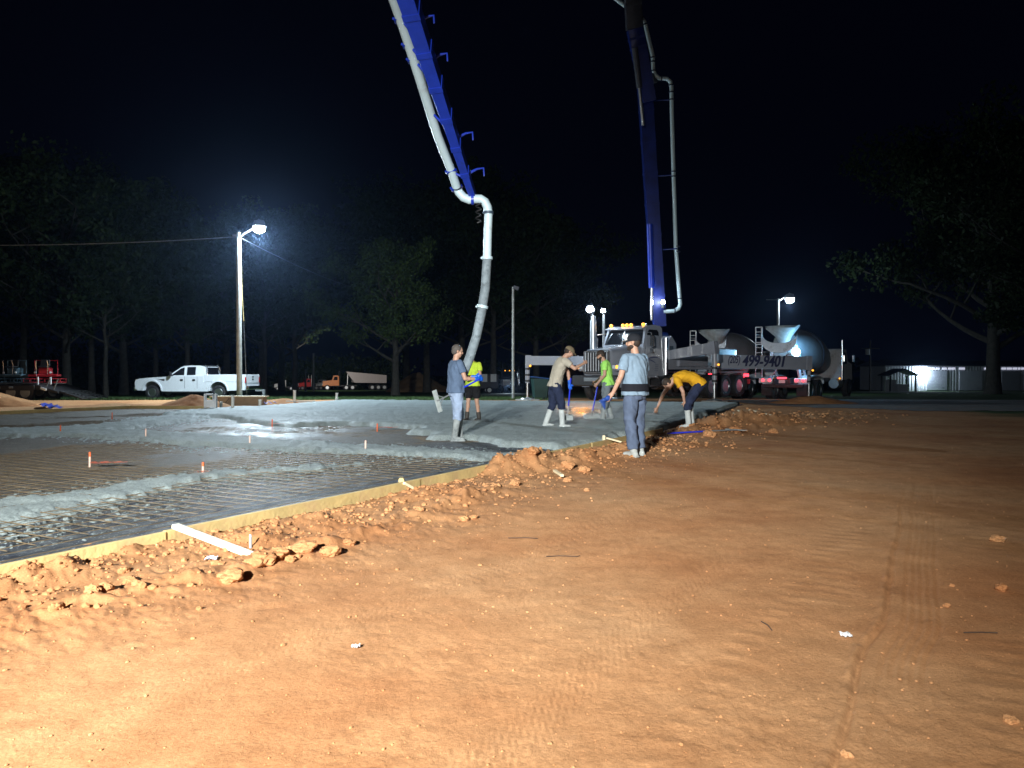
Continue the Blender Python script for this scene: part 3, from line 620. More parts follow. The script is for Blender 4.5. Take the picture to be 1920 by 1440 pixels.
# ---------------------------------------------------------------- heaps of soil
def heap(cx, cy, rx_, ry_, h, lb, seed, m=soil, z0=None):
    na, nr_ = 72, 22; T, R = np.meshgrid(np.linspace(0, 2*PI, na, endpoint=False), np.linspace(0, 1, nr_), indexing='xy')
    rr = R*(1+.22*(vnoise(np.cos(T)*1.5+5, np.sin(T)*1.5+5, seed)-.5)); x = cx+rx_*rr*np.cos(T); y = cy+ry_*rr*np.sin(T)
    prof = (1-R)**1.0*(1+.25*(fbm(x*1.5, y*1.5, seed, 3)-.5)); prof = np.clip(prof, 0, .93)
    z = h*prof+(fbm(x*5/max(1, h), y*5/max(1, h), seed+3, 4)-.5)*.14*h*sstep(1, .8, R)
    b = base_z(y) if z0 is None else z0; z = z+b-.08*h*sstep(.9, 1, R)-.03
    X_, Y_, Z_ = x, y, z
    me, _ = grid_mesh('dirt_heap', X_, Y_, Z_, wrap=True); bm = bmesh.new(); bm.from_mesh(me); bmesh.ops.recalc_face_normals(bm, faces=bm.faces); bm.to_mesh(me); bm.free()
    if me.polygons[10].normal.z < 0: me.flip_normals()
    o = link_mesh('dirt_heap', me, m); tag(o, lb, 'dirt heap', 'heaps of clay round the site'); return o
tansoil = mat('tan_sand', (.34, .22, .12), .9, var=.2, vs=1, bump=.5, bs=6)
heap(-21.2, 29.8, 3.6, 1.4, .85, 'orange clay heap at the left edge in front of the flatbed trailer', 1)
heap(-12.0, 29.2, 1.5, .9, .50, 'small clay heap in front of the pickup beside the white crate', 2)
heap(-14.9, 29.3, 2.4, .5, .16, 'low ridge of clay behind the far yellow form board', 3)
heap(-9.3, 31.6, 2.1, .9, .26, 'low clay ridge right of the lamp pole', 4)
heap(-12.3, 100, 4.6, 5, 2.7, 'broad tan heap of fill behind the tree trunk and the hose man', 5, tansoil)
heap(12.5, 32.2, 2.0, 1.0, .35, 'low brown clay bank before the tandem wheels of the pump truck', 6)
# ---------------------------------------------------------------- poles and wires
def pole(px, ybot, ytop, D, r, label, group=None, name='lamp_pole'):
    b = P(px, ybot, D); tp = P(px, ytop, D); gz = h1(b.x, b.y); t = thing(name, label, 'pole', (b.x, b.y, gz), 0, group)
    H = tp.z-gz; MB().path([(0, 0, -.3), (0, 0, H*.5), (0, 0, H)], [r, r*.92, r*.8], 16).build('post', polew, t); return t, H
def luminaire(t, H, off, lens=lens_w, s=1.0):
    o = V(off); mb = MB(); mb.path([(0, -.02, H-.25), (o.x*.3, o.y*.3, H-.02), (o.x*.7, o.y*.7, H+.12*s), (o.x, o.y, o.z+H+.2*s)], .03*s, 8); mb.build('arm', galv, t)
    mb = MB(); mb.lathe([(.02, .2), (.14, .17), (.17, .05), (.2, 0), (.17, 0)], Matrix.Translation(V((o.x, o.y, H+o.z-.02)))@Matrix.Scale(s, 4)); hd = mb.build('lamp_head', galv, t)
    mb = MB(); mb.sph(V((o.x, o.y, H+o.z-.07*s)), (.17*s, .17*s, .13*s)); mb.build('lit_lens', lens, hd)
t, H = pole(449, 742, 436, 38.0, .135, 'tall grey wooden pole with the brightest lamp standing by the white pickup')
b = t.location; luminaire(t, H, (LAMP1.x-b.x, LAMP1.y-b.y, LAMP1.z-b.z-H+.1), s=1.7)
MB().path([(.13, -.14, H-.6), (.15, -.14, H*.75), (.27, -.14, H*.5), (.42, -.14, .1)], .012, 6).build('guy_wire', galv, t)
MB().path([(.16, -.145, H*.8), (.21, -.145, H*.62), (.28, -.145, H*.47)], .022, 6).build('yellow_guard', yell, t)
mb = MB(); mb.box((0, -.12, H-.15), (.5, .06, .07), .01); mb.box((.0, -.14, H-.5), (.12, .1, .3), .02); mb.build('bracket', galv, t)
topw = V((b.x, b.y, b.z+H-.2))
def wire(p0, p1, sag, label, r=.02, name='overhead_wire'):
    p0, p1 = V(p0), V(p1); pts = [p0.lerp(p1, k/16)-V((0, 0, sag*4*(k/16)*(1-k/16))) for k in range(17)]
    return tag(MB().path(pts, r, 5).build(name, mat('wire_grey', (.25, .27, .28), .6)), label, 'cable')
wire(topw, P(-300, 455, 36), .25, 'overhead cable running left from the tall lamp pole'); wire(topw, P(700, 548, 85), .4, 'overhead cable dropping right into the trees from the tall lamp pole', r=.016)
t, H = pole(962, 742, 538, 41.0, .07, 'slim unlit pole with a small floodlight between hose and pump truck')
mb = MB(); mb.box((.16, 0, H-.05), (.3, .16, .2), .02, Matrix.Rotation(.3, 3, 'Y')); mb.build('floodlight', greydk, t)
t2 = t.location
yx = px_at(588, 105); lamp('far_truck_fill', 'SPOT', V((yx, 105.4, base_z(105)+5.0)), 16000, (1, .95, .85), .1, P(665, 722, 138), 64, .7)  # added fill spot that brightens the far trucks; no such lamp is seen
t, H = pole(1458, 735, 560, 72, .14, 'far lamp pole standing behind the concrete mixer trucks')
b = t.location; luminaire(t, H, (LAMP2.x-b.x, LAMP2.y-b.y, LAMP2.z-b.z-H+.1), s=2.3)
mb = MB(); mb.box((-.5, 0, H-.1), (1.2, .06, .06), .01); mb.build('bracket', galv, t)
b = P(1631, 730, 110); t = thing('utility_pole', 'dim utility pole with a crossarm left of the storage building', 'pole', (b.x, b.y, h1(b.x, b.y)), 0)
dw = mat('dark_creosote_wood', (.06, .055, .05), .9); MB().path([(0, 0, -.3), (0, 0, 7.2)], [.14, .1], 10).build('post', dw, t); mb = MB(); mb.box((0, 0, 6.1), (2.6, .12, .14), .01); mb.build('crossarm', dw, t)
mb = MB(); mb.lathe([(.0, 0), (.3, 0), (.3, .8), (0, .8)], Matrix.Translation((-.4, 0, 5.2))); mb.build('transformer', galv, t)
for px in (573, 588):
    b = P(px, 730, 105); t = thing('utility_pole', 'thin pole near the trees left of the orange truck' if px == 588 else 'short thin post at the wood edge behind the white truck', 'pole', (b.x, b.y, h1(b.x, b.y)), 0)
    MB().path([(0, 0, -.3), (0, 0, 5.2 if px == 588 else 3)], [.14, .11], 10).build('post', polew, t)
    if px == 588: MB().box((0, .22, 5.05), (.3, .2, .22), .03).build('floodlight', greydk, t)  # made-up housing, added to hold the fill spot for the far trucks
# flood tower whose lamps light the foreground (left of and behind the camera)
t = thing('light_tower', 'portable flood light tower on a tripod lighting the foreground', 'light tower', (TOW.x, TOW.y, h1(TOW.x, TOW.y)))
MB().path([(0, -.1, .3), (0, -.1, 4.9)], .04, 10).build('mast', galv, t)
for a in (0, 2.1, 4.2): MB().path([(math.cos(a)*.8, math.sin(a)*.8-.1, 0), (0, -.1, .9)], .025, 6).build('leg', galv, t)
for x in (0, .3): hd = MB().box((x, -.08, 5.0), (.24, .16, .2), .02).build('lamp_head', blackp, t); MB().box((x, .012, 5.0), (.2, .02, .16), .005).build('lit_lens', lens_w, hd)
# ---------------------------------------------------------------- trees
barkm = mat('grey_bark', (.075, .072, .062), .9, var=.3, vs=3, bump=.8, bs=8)
def leafmat(name, c1, c2):
    m = bpy.data.materials.new(name); m.use_nodes = True; nt = m.node_tree; N = nt.nodes; L = nt.links; b = N['Principled BSDF']
    at = N.new('ShaderNodeAttribute'); at.attribute_name = 'shade'; r = N.new('ShaderNodeValToRGB'); r.color_ramp.elements[0].color = (*c1, 1); r.color_ramp.elements[1].color = (*c2, 1)
    L.new(at.outputs['Fac'], r.inputs['Fac']); L.new(r.outputs['Color'], b.inputs['Base Color']); b.inputs['Roughness'].default_value = .65; b.inputs['Specular IOR Level'].default_value = .2
    return m
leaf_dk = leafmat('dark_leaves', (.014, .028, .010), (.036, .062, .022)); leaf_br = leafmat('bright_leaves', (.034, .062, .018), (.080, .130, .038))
def tree_meshes(seed, H, W, trunk_r, nleaf, leaf, crown_from=.28, branchy=1.0, skew=0):
    r = random.Random(seed); g = np.random.default_rng(seed); tr = MB(); tips = []
    def limb(p, d, L, rad, lv):
        n = 5; pts = [p]; rs = [rad]; dd = d.copy()
        for i in range(n):
            dd = (dd+V((r.uniform(-.16, .16), r.uniform(-.16, .16), r.uniform(-.04, .12)))).normalized(); pts.append(pts[-1]+dd*L/n); rs.append(rad*(1-.62*(i+1)/n))
        tr.path(pts, rs, 8 if lv < 2 else 5, cap=True)
        if lv >= 2: tips.append((pts[-1], L*.55)); tips.append((pts[3], L*.4))
        if lv < 3:
            for k in range(3 if lv else 0):
                q = pts[r.choice((2, 3, 4, 5))]; a = r.random()*6.28; nd = (dd*.7+V((math.cos(a), math.sin(a), r.uniform(-.1, .5)))).normalized(); limb(q, nd, L*r.uniform(.5, .72), rad*.42, lv+1)
        return pts
    trunk = [V((0, 0, -.3)), V((0, 0, .15))]; rs = [trunk_r*1.5, trunk_r*1.15]
    for i in range(1, 9): trunk.append(V((skew*i*.1+r.uniform(-.12, .12)*i*.25, r.uniform(-.12, .12)*i*.25, H*.86*i/8))); rs.append(trunk_r*(1-.1*i))
    tr.path(trunk, rs, 12)
    nb = int(13*branchy)
    for k in range(nb):
        f = crown_from+(.96-crown_from)*(k+.5)/nb; i = f*8; q = trunk[1+int(min(7, i))].lerp(trunk[min(9, 2+int(min(7, i)))], i % 1); a = k*2.4+r.uniform(-.4, .4)
        spread = math.sin(PI*min(1, (f-crown_from)/(1-crown_from)*.82+.18))**.7
        limb(q, V((math.cos(a), math.sin(a), .25+.55*f)).normalized(), W*.55*spread*r.uniform(.8, 1.15)+.8, trunk_r*.38*(1.15-f*.6), 1)
    tips.append((trunk[-1], W*.25))
    cen = []; per = max(6, nleaf//len(tips)); vs = []; sh = []
    for (p, s_) in tips:
        s_ = min(max(s_, .8), W*.3); c = g.normal(0, 1, (per, 3)); c /= np.linalg.norm(c, axis=1)[:, None]; c *= (g.random((per, 1))**.45)*s_*np.array([[1, 1, .7]])
        cen.append(c+np.array(p)); sh.append(np.clip(g.normal(.25+.5*r.random(), .18, per), 0, 1))
    cen = np.concatenate(cen); sh = np.concatenate(sh); n = len(cen)
    a = g.normal(0, 1, (n, 3)); a /= np.linalg.norm(a, axis=1)[:, None]; b = np.cross(a, g.normal(0, 1, (n, 3))); b /= np.linalg.norm(b, axis=1)[:, None]
    sz = leaf*g.uniform(.6, 1.3, (n, 1)); q = np.stack([cen-a*sz, cen-b*sz*.55, cen+a*sz, cen+b*sz*.55], 1).reshape(-1, 3)
    me = bpy.data.meshes.new('crown'); me.vertices.add(n*4); me.vertices.foreach_set('co', q.astype(np.float32).ravel()); me.loops.add(n*4); me.loops.foreach_set('vertex_index', np.arange(n*4, dtype=np.int32))
    me.polygons.add(n); me.polygons.foreach_set('loop_start', np.arange(0, n*4, 4, dtype=np.int32)); me.update(calc_edges=True)
    at = me.attributes.new('shade', 'FLOAT', 'FACE'); at.data.foreach_set('value', sh.astype(np.float32))
    return tr.mesh('trunk'), me
TREES = [tree_meshes(1, 20, 12, .42, 24000, .24, .22, 1.6), tree_meshes(2, 19, 10, .36, 22000, .24, .3, 1.5), tree_meshes(3, 17, 8, .28, 15000, .22, .35, 1.4),
         tree_meshes(4, 12.5, 8.0, .42, 16000, .17, .25, 1.2), tree_meshes(5, 22, 17, .8, 52000, .26, .2, 1.8)]
TH = [20, 19, 17, 12.5, 22]
for tm, lm in TREES: tm.materials.append(barkm); lm.materials.append(leaf_dk)
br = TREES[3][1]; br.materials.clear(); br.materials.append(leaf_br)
def tree(px, D, ytop, proto, label, group='trees along the wood edge', rot=None, sx=1.0):
    x = px_at(px, D); z = h1(x, D); H = CAMZ+(695-ytop)/F*D-z; s_ = H/TH[proto]/1.17; t = thing('tree', label, 'tree', (x, D, z), random.random()*6.28 if rot is None else rot, group); t.scale = (s_*sx, s_*sx, s_)
    for nm, me in (('trunk', TREES[proto][0]), ('crown', TREES[proto][1])): o = bpy.data.objects.new(nm, me); C.objects.link(o); o.parent = t
left = [(-70, 62, 280, 0, 'tall dark tree cut by the left frame edge'), (45, 57, 285, 1, 'tall dark tree above the red machine on the trailer'), (125, 55, 275, 0, 'tall tree with a thick pale trunk behind the trailer ramp'), (172, 60, 300, 2, 'slimmer trunked tree just right of the thick pale trunk'),
        (198, 54, 400, 2, 'thin pale stemmed tree left of the pickup'), (232, 66, 292, 0, 'tall tree at the right shoulder of the left tree mass'), (292, 70, 420, 1, 'tree whose forked trunk rises behind the pickup bonnet'), (352, 63, 385, 1, 'dark tree with its trunk behind the pickup cab'),
        (425, 84, 372, 0, 'dim tree behind the bright lamp pole'), (490, 92, 360, 1, 'dim tree right of the bright lamp'), (497, 78, 430, 2, 'dim thin tree behind the pickup tailgate'), (553, 84, 400, 1, 'dim tree over the small white truck'), (528, 112, 375, 0, 'dim tree just left of the small white truck'),
        (762, 118, 325, 0, 'faint tall tree behind the dump trailer'), (800, 92, 310, 1, 'faint tall tree behind the white boom pipe'), (865, 96, 300, 0, 'faint tall tree behind the hanging hose'), (925, 90, 330, 1, 'faint tree left of the slim unlit pole'), (1005, 98, 370, 0, 'faint tree above the green bin'), (1055, 112, 470, 2, 'faint low tree left of the truck stacks')]
for px, D, yt, pr, lb in left: tree(px, D, yt, pr, lb)
tree(741, 64, 432, 3, 'small bright green tree standing alone left of the hose', rot=2.6, sx=.86)
tree(1862, 74, 215, 4, 'huge dim spreading tree at the right in front of the storage building', sx=.82)
tree(2010, 60, 230, 0, 'dim tree beyond the right frame edge')
for px, D, yt, lb in ((1545, 260, 672, 'low far tree seen past the mixer cab'), (1600, 250, 664, 'low far tree left of the utility pole'), (1668, 230, 668, 'low far tree left of the storage building roof')): tree(px, D, yt, 1, lb, 'low far trees on the horizon')
# undergrowth and far wood as one mass
g = np.random.default_rng(9); vs = []; n = 36000; ang = g.uniform(-.85, .02, n); D = g.uniform(72, 125, n)+g.random(n)*10; x = np.tan(ang)*D; hh = 2.2+7*fbm(x*.12, D*.12, 3, 3); z = g.random(n)**1.3*hh+base_z(D)
ok = ~((x > -26) & (x < -4) & (D < 128)) & ~((np.abs(x+35) < 16) & (D < 100) & (D > 72) & (x > -45))
far_ = ((x/D*F+960 > 495) & (x/D*F+960 < 740)) | ((x/D*F+960 > 885) & (x/D*F+960 < 1010)); x = np.where(far_, x*155/D, x); z = np.where(far_, z-base_z(D)+base_z(D*0+155), z); D = np.where(far_, 155+(D-72)*.3, D); ok = ok | far_; x, D, z = x[ok], D[ok], z[ok]; n = len(x); cen = np.stack([x, D, z], -1); a = g.normal(0, 1, (n, 3)); a /= np.linalg.norm(a, axis=1)[:, None]; b = np.cross(a, g.normal(0, 1, (n, 3))); b /= np.linalg.norm(b, axis=1)[:, None]
sz = g.uniform(.2, .5, (n, 1)); q = np.stack([cen-a*sz, cen-b*sz*.6, cen+a*sz, cen+b*sz*.6], 1).reshape(-1, 3)
me = bpy.data.meshes.new('undergrowth'); me.from_pydata(q.tolist(), [], np.arange(n*4).reshape(-1, 4).tolist()); at = me.attributes.new('shade', 'FLOAT', 'FACE'); at.data.foreach_set('value', g.random(n).astype(np.float32)*.5)
me.materials.append(leaf_dk); o = bpy.data.objects.new('undergrowth', me); C.objects.link(o); tag(o, 'dark undergrowth filling the wood behind the tree trunks', 'undergrowth', kind='stuff')
# grass tufts on the lawn edge
n = 26000; g = np.random.default_rng(4); x = g.uniform(-36, 2, n); y = 36.2+g.random(n)**1.6*18; m_ = grass_mask(x, y) > .4; x, y = x[m_], y[m_]; n = len(x); z = base_z(y)-.02; h = g.uniform(.05, .14, n); w_ = g.uniform(.02, .05, n); a = g.uniform(0, 3.14, n)
q = np.stack([np.stack([x-np.cos(a)*w_, y-np.sin(a)*w_, z], -1), np.stack([x+np.cos(a)*w_, y+np.sin(a)*w_, z], -1), np.stack([x+g.normal(0, .03, n), y+g.normal(0, .03, n), z+h], -1)], 1).reshape(-1, 3)
me = bpy.data.meshes.new('grass'); me.from_pydata(q.tolist(), [], np.arange(n*3).reshape(-1, 3).tolist()); me.materials.append(mat('grass_blades', (.05, .10, .025), .8, var=.4, vs=3)); o = bpy.data.objects.new('grass', me); C.objects.link(o); tag(o, 'short green grass beyond the pad', 'grass', kind='stuff')
# ---------------------------------------------------------------- storage building on the right
bz = h1(40, 109); x0 = px_at(1659, 112); x1 = px_at(2050, 112); t = thing('storage_building', 'long low white metal storage building with a lit wall lamp at right', 'building', (x0, 112, bz))
Wd = x1-x0; Hh = 3.55; metal_w = mat('white_ribbed_metal', (.50, .52, .56), .5, var=.1, vs=.6); mb = MB()
mb.box((Wd/2, 4, Hh/2), (Wd, 8, Hh)); xx = .2
while xx < Wd-.2: mb.box((xx, -.04, Hh/2-.01), (.07, .09, Hh-.05)); xx += .42
mb.build('wall', metal_w, t); mb = MB(); mb.prism([(-.5, Hh+.02), (8.4, Hh+.02), (8.4, Hh+.12), (4, Hh+.9), (-.5, Hh+.12)], -.3, Wd+.3, 'x'); mb.build('roof', mat('grey_roof', (.10, .11, .13), .6), t)
dm = mat('roll_door_paint', (.45, .48, .55), .45, var=.06, vs=.8)
for a, b in ((1737, 1775), (1798, 1841), (1877, 1911), (1918, 1952)):
    xa, xb = px_at(a, 112)-x0, px_at(b, 112)-x0; mb = MB(); zz = .1
    while zz < 2.8: mb.box(((xa+xb)/2, -.12, zz+.1), (xb-xa, .06, .19), .02); zz += .2
    d = mb.build('roll_door', dm, t); MB().box(((xa+xb)/2+.8, -.17, .5), (.16, .04, .05), .01).build('handle', galv, d)
for a, b in ((1737, 1745), (1746, 1752), (1754, 1761), (1766, 1774), (1777, 1783), (1784, 1790), (1797, 1808), (1845, 1850), (1877, 1885), (1887, 1896), (1898, 1906), (1908, 1912), (1914, 1920)):
    xa, xb = px_at(a, 112)-x0, px_at(b, 112)-x0; MB().box(((xa+xb)/2, -.12, 3.22), (xb-xa, .08, .3), .01).build('skylight_panel', mat('lit_translucent_panel', (.7, .72, .8), .4, emit=(.8, .82, 1), es=.6), t)
xa = px_at(1725, 112)-x0; MB().box((xa, -.25, 2.85), (.5, .3, .35), .04).build('wall_lamp', lens_w, t)
lamp('wall_light', 'POINT', (x0+xa, 112-.75, bz+2.6), 1000, (.7, .85, 1), .15)
t = thing('small_shed', 'small dark gabled shelter in front of the striped end of the storage building', 'shed', (px_at(1685, 106), 106, h1(30, 106)), 0); mb = MB(); hw = 1.75
for x in (-hw, hw):
    for y in (-1.2, 1.2): mb.box((x, y, 1.1), (.16, .16, 2.2))
mb.build('post', blackp, t); mb = MB(); mb.prism([(-hw-.4, 2.15), (0, 3.0), (hw+.4, 2.15), (hw+.4, 2.28), (0, 3.15), (-hw-.4, 2.28)], -1.6, 1.6, 'y'); mb.build('roof', greydk, t)
mb = MB(); mb.box((-.8, .6, .8), (1.5, .1, 1.6), .01); mb.box((.6, .2, .5), (1.6, .8, 1.0), .05); mb.build('back_panel', metal_w, t)
# ---------------------------------------------------------------- wheels
def wheel(name, r, wd, parent, loc, rimm=steel, dual=False, hole=True):
    """axis along local y"""
    key = ('w', r, wd, rimm.name); R = Matrix.Rotation(PI/2, 4, 'X')
    if key not in MATS:
        h = wd/2; tb = MB(); tb.lathe([(r*.60, -h*.9), (r*.72, -h), (r*.90, -h*.98), (r*.97, -h*.82), (r, -h*.6), (r, -h*.1), (r*.985, 0), (r, h*.1), (r, h*.6), (r*.97, h*.82), (r*.90, h*.98), (r*.72, h), (r*.60, h*.9), (r*.58, 0), (r*.60, -h*.9)], R, 40)
        for k in range(40):
            a = 2*PI*k/40
            for sg in (-1, 1): tb.box((math.sin(a)*r*1.0, sg*h*.78, math.cos(a)*r*1.0), (r*.07, h*.4, r*.05), 0, Matrix.Rotation(a, 3, 'Y'))
        rb = MB(); rb.lathe([(r*.60, h*.86), (r*.57, h*.92), (r*.54, h*.80), (r*.50, h*.45), (r*.42, h*.32), (r*.26, h*.42), (r*.23, h*.62), (r*.17, h*.80), (.001, h*.84)], R, 32)
        rb.lathe([(r*.60, -h*.86), (r*.57, -h*.92), (r*.5, -h*.4), (r*.3, -h*.2), (.001, -h*.2)], R, 32)
        for k in range(10): a = 2*PI*k/10; rb.path([(math.sin(a)*r*.31, -h*.42, math.cos(a)*r*.31), (math.sin(a)*r*.31, -h*.55, math.cos(a)*r*.31)], r*.022, 6)
        MATS[key] = (tb.mesh('tyre'), rb.mesh('rim')); MATS[key][0].materials.append(black); MATS[key][1].materials.append(rimm)
    tm, rm = MATS[key]; o = bpy.data.objects.new(name, tm); C.objects.link(o); o.parent = parent; o.location = loc
    if loc[1] > 0: o.rotation_euler = (0, 0, PI)   # lathe's outer face looks along -y
    q = bpy.data.objects.new('rim', rm); C.objects.link(q); q.parent = o; return o
# ---------------------------------------------------------------- pickup
def pickup():
    x = px_at(372, 45.6); t = thing('pickup_truck', 'white crew cab pickup truck parked on the grass behind the lamp pole', 'pickup truck', (x, 45.6, base_z(45.6)+.0), PI-.10)
    pt = mat('white_truck_paint', (.74, .77, .80), .25, var=.03, dirt=(.36, .26, .18), dirt_amt=.02, coat=1)
    # local: +x forward, +y left, length 6.7 from x=-3.35 to 3.35
    def arch(cx, r, z0, n=12): return [(cx-r*math.cos(PI*k/n), z0+r*math.sin(PI*k/n)) for k in range(n+1)]
    fw, rw = 2.30, -1.72; low = [(-3.3, .62), (-3.3, .55)]+[(rw-.56, .5)]+arch(rw, .52, .50)+[(rw+.56, .46), (fw-.58, .46)]+arch(fw, .54, .50)+[(fw+.57, .5), (3.2, .52), (3.33, .62), (3.36, .95), (3.30, 1.12), (3.05, 1.20), (2.2, 1.27), (1.42, 1.31), (1.38, 1.33), (-.85, 1.34), (-.85, 1.0), (-3.3, 1.0)]
    rings = []
    body = MB(); body.prism(low, -.92, .92); body.prism([(a, b) for a, b in low if True], -.985, -.921); body.prism(low, .921, .985)
    # fender flares
    for cx, r in ((fw, .60), (rw, .58)):
        for s_ in (-1, 1):
            ring = []
            for k in range(13):
                a = PI*k/12; c = V((cx-r*math.cos(a), 0, .50+r*math.sin(a))); d = V((-math.cos(a), 0, math.sin(a)))
                ring.append([c+d*.05+V((0, s_*.975, 0)), c+d*.02+V((0, s_*1.02, 0)), c-d*.05+V((0, s_*1.02, 0)), c-d*.05+V((0, s_*.96, 0))])
            body.loft(ring)
    b = body.build('body', pt, t)
    for y in (-.95, .95): MB().box((-2.08, y, 1.215), (2.46, .07, .43), .025).build('bed_side', pt, t)
    gh = [(1.42, 1.31), (.62, 1.86), (.45, 1.93), (.0, 1.96), (-.55, 1.95), (-.82, 1.88), (-.90, 1.34)]
    mb = MB(); n = len(gh); L_ = [V((a, -.93+.16*max(0, (z-1.33)/.6), z)) for a, z in gh]; R_ = [V((p.x, -p.y, p.z)) for p in L_]; mb.add(L_+R_, [tuple(range(n)), tuple(range(2*n-1, n-1, -1))]+[(i, i+n, (i+1) % n+n, (i+1) % n) for i in range(n)])
    mb.build('cab', pt, t, ang=25)
    def side(pts, s_, off=.006): return [V((a, s_*(.93-.16*max(0, (z-1.33)/.6)+off), z)) for a, z in pts]
    for s_ in (-1, 1):
        for q in ([(1.18, 1.38), (.62, 1.78), (.40, 1.85), (.38, 1.40)], [(.22, 1.40), (.24, 1.86), (-.28, 1.88), (-.30, 1.40)]):
            r_ = side(q, s_); r2 = side(q, s_, -.03); MB().loft([r2, r_]).build('side_window', glass, t)
        for xx in (.32, -.44): MB().box((xx, s_*.988, .98), (.012, .008, .70)).build('door_seam', blackp, t)
        for xx in (.50, -.24): MB().box((xx, s_*1.0, 1.12), (.17, .035, .10), .012).build('door_handle', blackp, t)
        m_ = MB(); m_.box((1.08, s_*1.14, 1.47), (.10, .18, .26), .03); m_.path([(1.05, s_*.92, 1.38), (1.07, s_*1.08, 1.42)], .025, 6); m_.build('wing_mirror', blackp, t)
        MB().box((-3.315, s_*.90, 1.12), (.06, .16, .34), .02).build('tail_light', mat('red_lens', (.4, .01, .01), .2, coat=1), t)
        MB().box((3.31, s_*.80, 1.02), (.12, .3, .26), .03).build('headlight', mat('amber_clear_lens', (.6, .3, .15), .15, coat=1), t)
        MB().path([(-.95, s_*.78, 1.40), (-.98, s_*.76, 1.66), (-.90, s_*.70, 1.93), (-.8, s_*.7, 1.97)], .025, 8).build('headache_rail', chrome, t)
        MB().prism([(1.55, 1.06), (1.95, 1.15), (1.50, 1.18)], s_*.986, s_*.992).build('fender_vent', blackp, t)
    ws = [V((1.36, y, 1.37)) for y in (-.84, .84)]+[V((.70, y, 1.83)) for y in (.76, -.76)]; MB().loft([[p+V((.012, 0, .014)) for p in ws], [p-V((.02, 0, .02)) for p in ws]]).build('windscreen', glass, t)
    MB().loft([[V((-.905-.0, y, z)) for y, z in ((-.75, 1.42), (.75, 1.42), (.68, 1.84), (-.68, 1.84))], [V((-.86, y, z)) for y, z in ((-.75, 1.42), (.75, 1.42), (.68, 1.84), (-.68, 1.84))]]).build('rear_window', glass, t)
    tg = MB().box((-3.30, 0, 1.18), (.07, 1.76, .50), .02).build('tailgate', pt, t); MB().box((-3.345, 0, 1.30), (.02, .2, .07), .005).build('handle', blackp, tg); MB().box((-3.345, 0, 1.15), (.02, .2, .07), .01).build('badge_plate', blackp, tg)
    MB().box((-3.42, 0, .68), (.18, 1.9, .20), .03).build('rear_bumper', chrome, t); MB().box((3.40, 0, .62), (.14, 1.96, .24), .04).build('front_bumper', chrome, t)
    MB().box((3.345, 0, .98), (.05, 1.15, .30), .02).build('grille', blackp, t); MB().box((-2.1, 0, 1.01), (2.3, 1.8, .02)).build('bed_liner', blackp, t)
    MB().box((-.2, 0, .40), (5.6, .9, .16), .03).build('chassis', blackp, t)
    for s_ in (-1, 1):
        for xx in (fw, rw): wheel('wheel', .41, .27, t, (xx, s_*.86, .41))
        MB().box((.2, s_*.93, .40), (2.6, .16, .05), .015).build('running_board', blackp, t)
    mb = MB(); mb.box((-3.75, 0, .50), (.5, .10, .10), .01); mb.box((-4.0, 0, .40), (.12, .2, .34), .02); mb.build('tow_hitch', galv, t)
pickup()
# ---------------------------------------------------------------- concrete pump truck
TF = V((3.45, 32.5, .06)); TR = math.atan2(-.719, -.695)
pump = thing('concrete_pump_truck', 'white and blue concrete pump truck with its boom raised and outriggers set', 'pump truck', TF, TR)
PM = M_of(pump); PI_ = PM.inverted()
def LW(p): return PI_ @ V(p)             # world to truck frame
wp = mat('truck_white', (.30, .32, .37), .28, var=.05, dirt=(.35, .33, .3), dirt_amt=.06, coat=1)
chas = mat('black_chassis', (.025, .025, .027), .5, var=.3)
mb = MB(); mb.box((-5.9, .42, .95), (11.2, .10, .28)); mb.box((-5.9, -.42, .95), (11.2, .10, .28))
for k in range(8): mb.box((-1-k*1.45, 0, .95), (.12, .74, .2))
for k in (-1.35, -7.6, -8.98, -10.36): mb.path([(k, -1.0, .55), (k, 1.0, .55)], .09, 10); mb.sph((k, 0, .55), .24)
mb.build('chassis', chas, pump)
# bonnet: lofted sections
def sec(x, w_, z0, z1, r=.18):
    return [V((x, y, z)) for y, z in ((-w_, z0), (-w_, z1-r*1.2), (-w_+r*.35, z1-r*.4), (-w_+r, z1), (0, z1+.04), (w_-r, z1), (w_-r*.35, z1-r*.4), (w_, z1-r*1.2), (w_, z0))]
MB().loft([sec(-.22, .72, 1.2, 2.10), sec(-.30, .78, 1.1, 2.18), sec(-1.2, .90, 1.1, 2.30), sec(-2.08, .98, 1.1, 2.40)]).build('bonnet', wp, pump)
for s_ in (-1, 1):
    r_ = []
    for k in range(11):
        a = PI*(k/10)*.95+.05; cx = -1.35-.66*math.cos(a); cz = .58+.70*math.sin(a); r_.append([V((cx, s_*.80, cz)), V((cx, s_*1.2, cz-.02)), V((cx, s_*1.22, cz-.08)), V((cx, s_*.80, cz-.07))])
    MB().loft(r_).build('front_fender', wp, pump)
    h = MB().box((-.32, s_*.93, 1.42), (.22, .34, .30), .07).build('headlight_housing', wp, pump)
    MB().box((-.20, s_*.88, 1.44), (.04, .17, .16), .02).build('headlight', lens_dim, h)
    MB().box((-.22, s_*1.02, 1.44), (.06, .13, .15), .03).build('turn_signal', lens_a, h)
g = MB().box((-.20, 0, 1.66), (.10, 1.26, .88), .05).build('grille', blackp, pump); mb = MB()
for k in range(9): mb.box((-.135, -.56+k*.14, 1.66), (.035, .035, .80), .01)
mb.build('grille_bar', mat('bright_grille_metal', (.6, .61, .63), .4, .5), g); mb = MB()
for a, b, c, d in ((0, .66, 1.26, .04), (0, -.66, 0, 0),): pass
for y in (-.66, .66): mb.box((-.15, y, 1.66), (.06, .06, .94), .02)
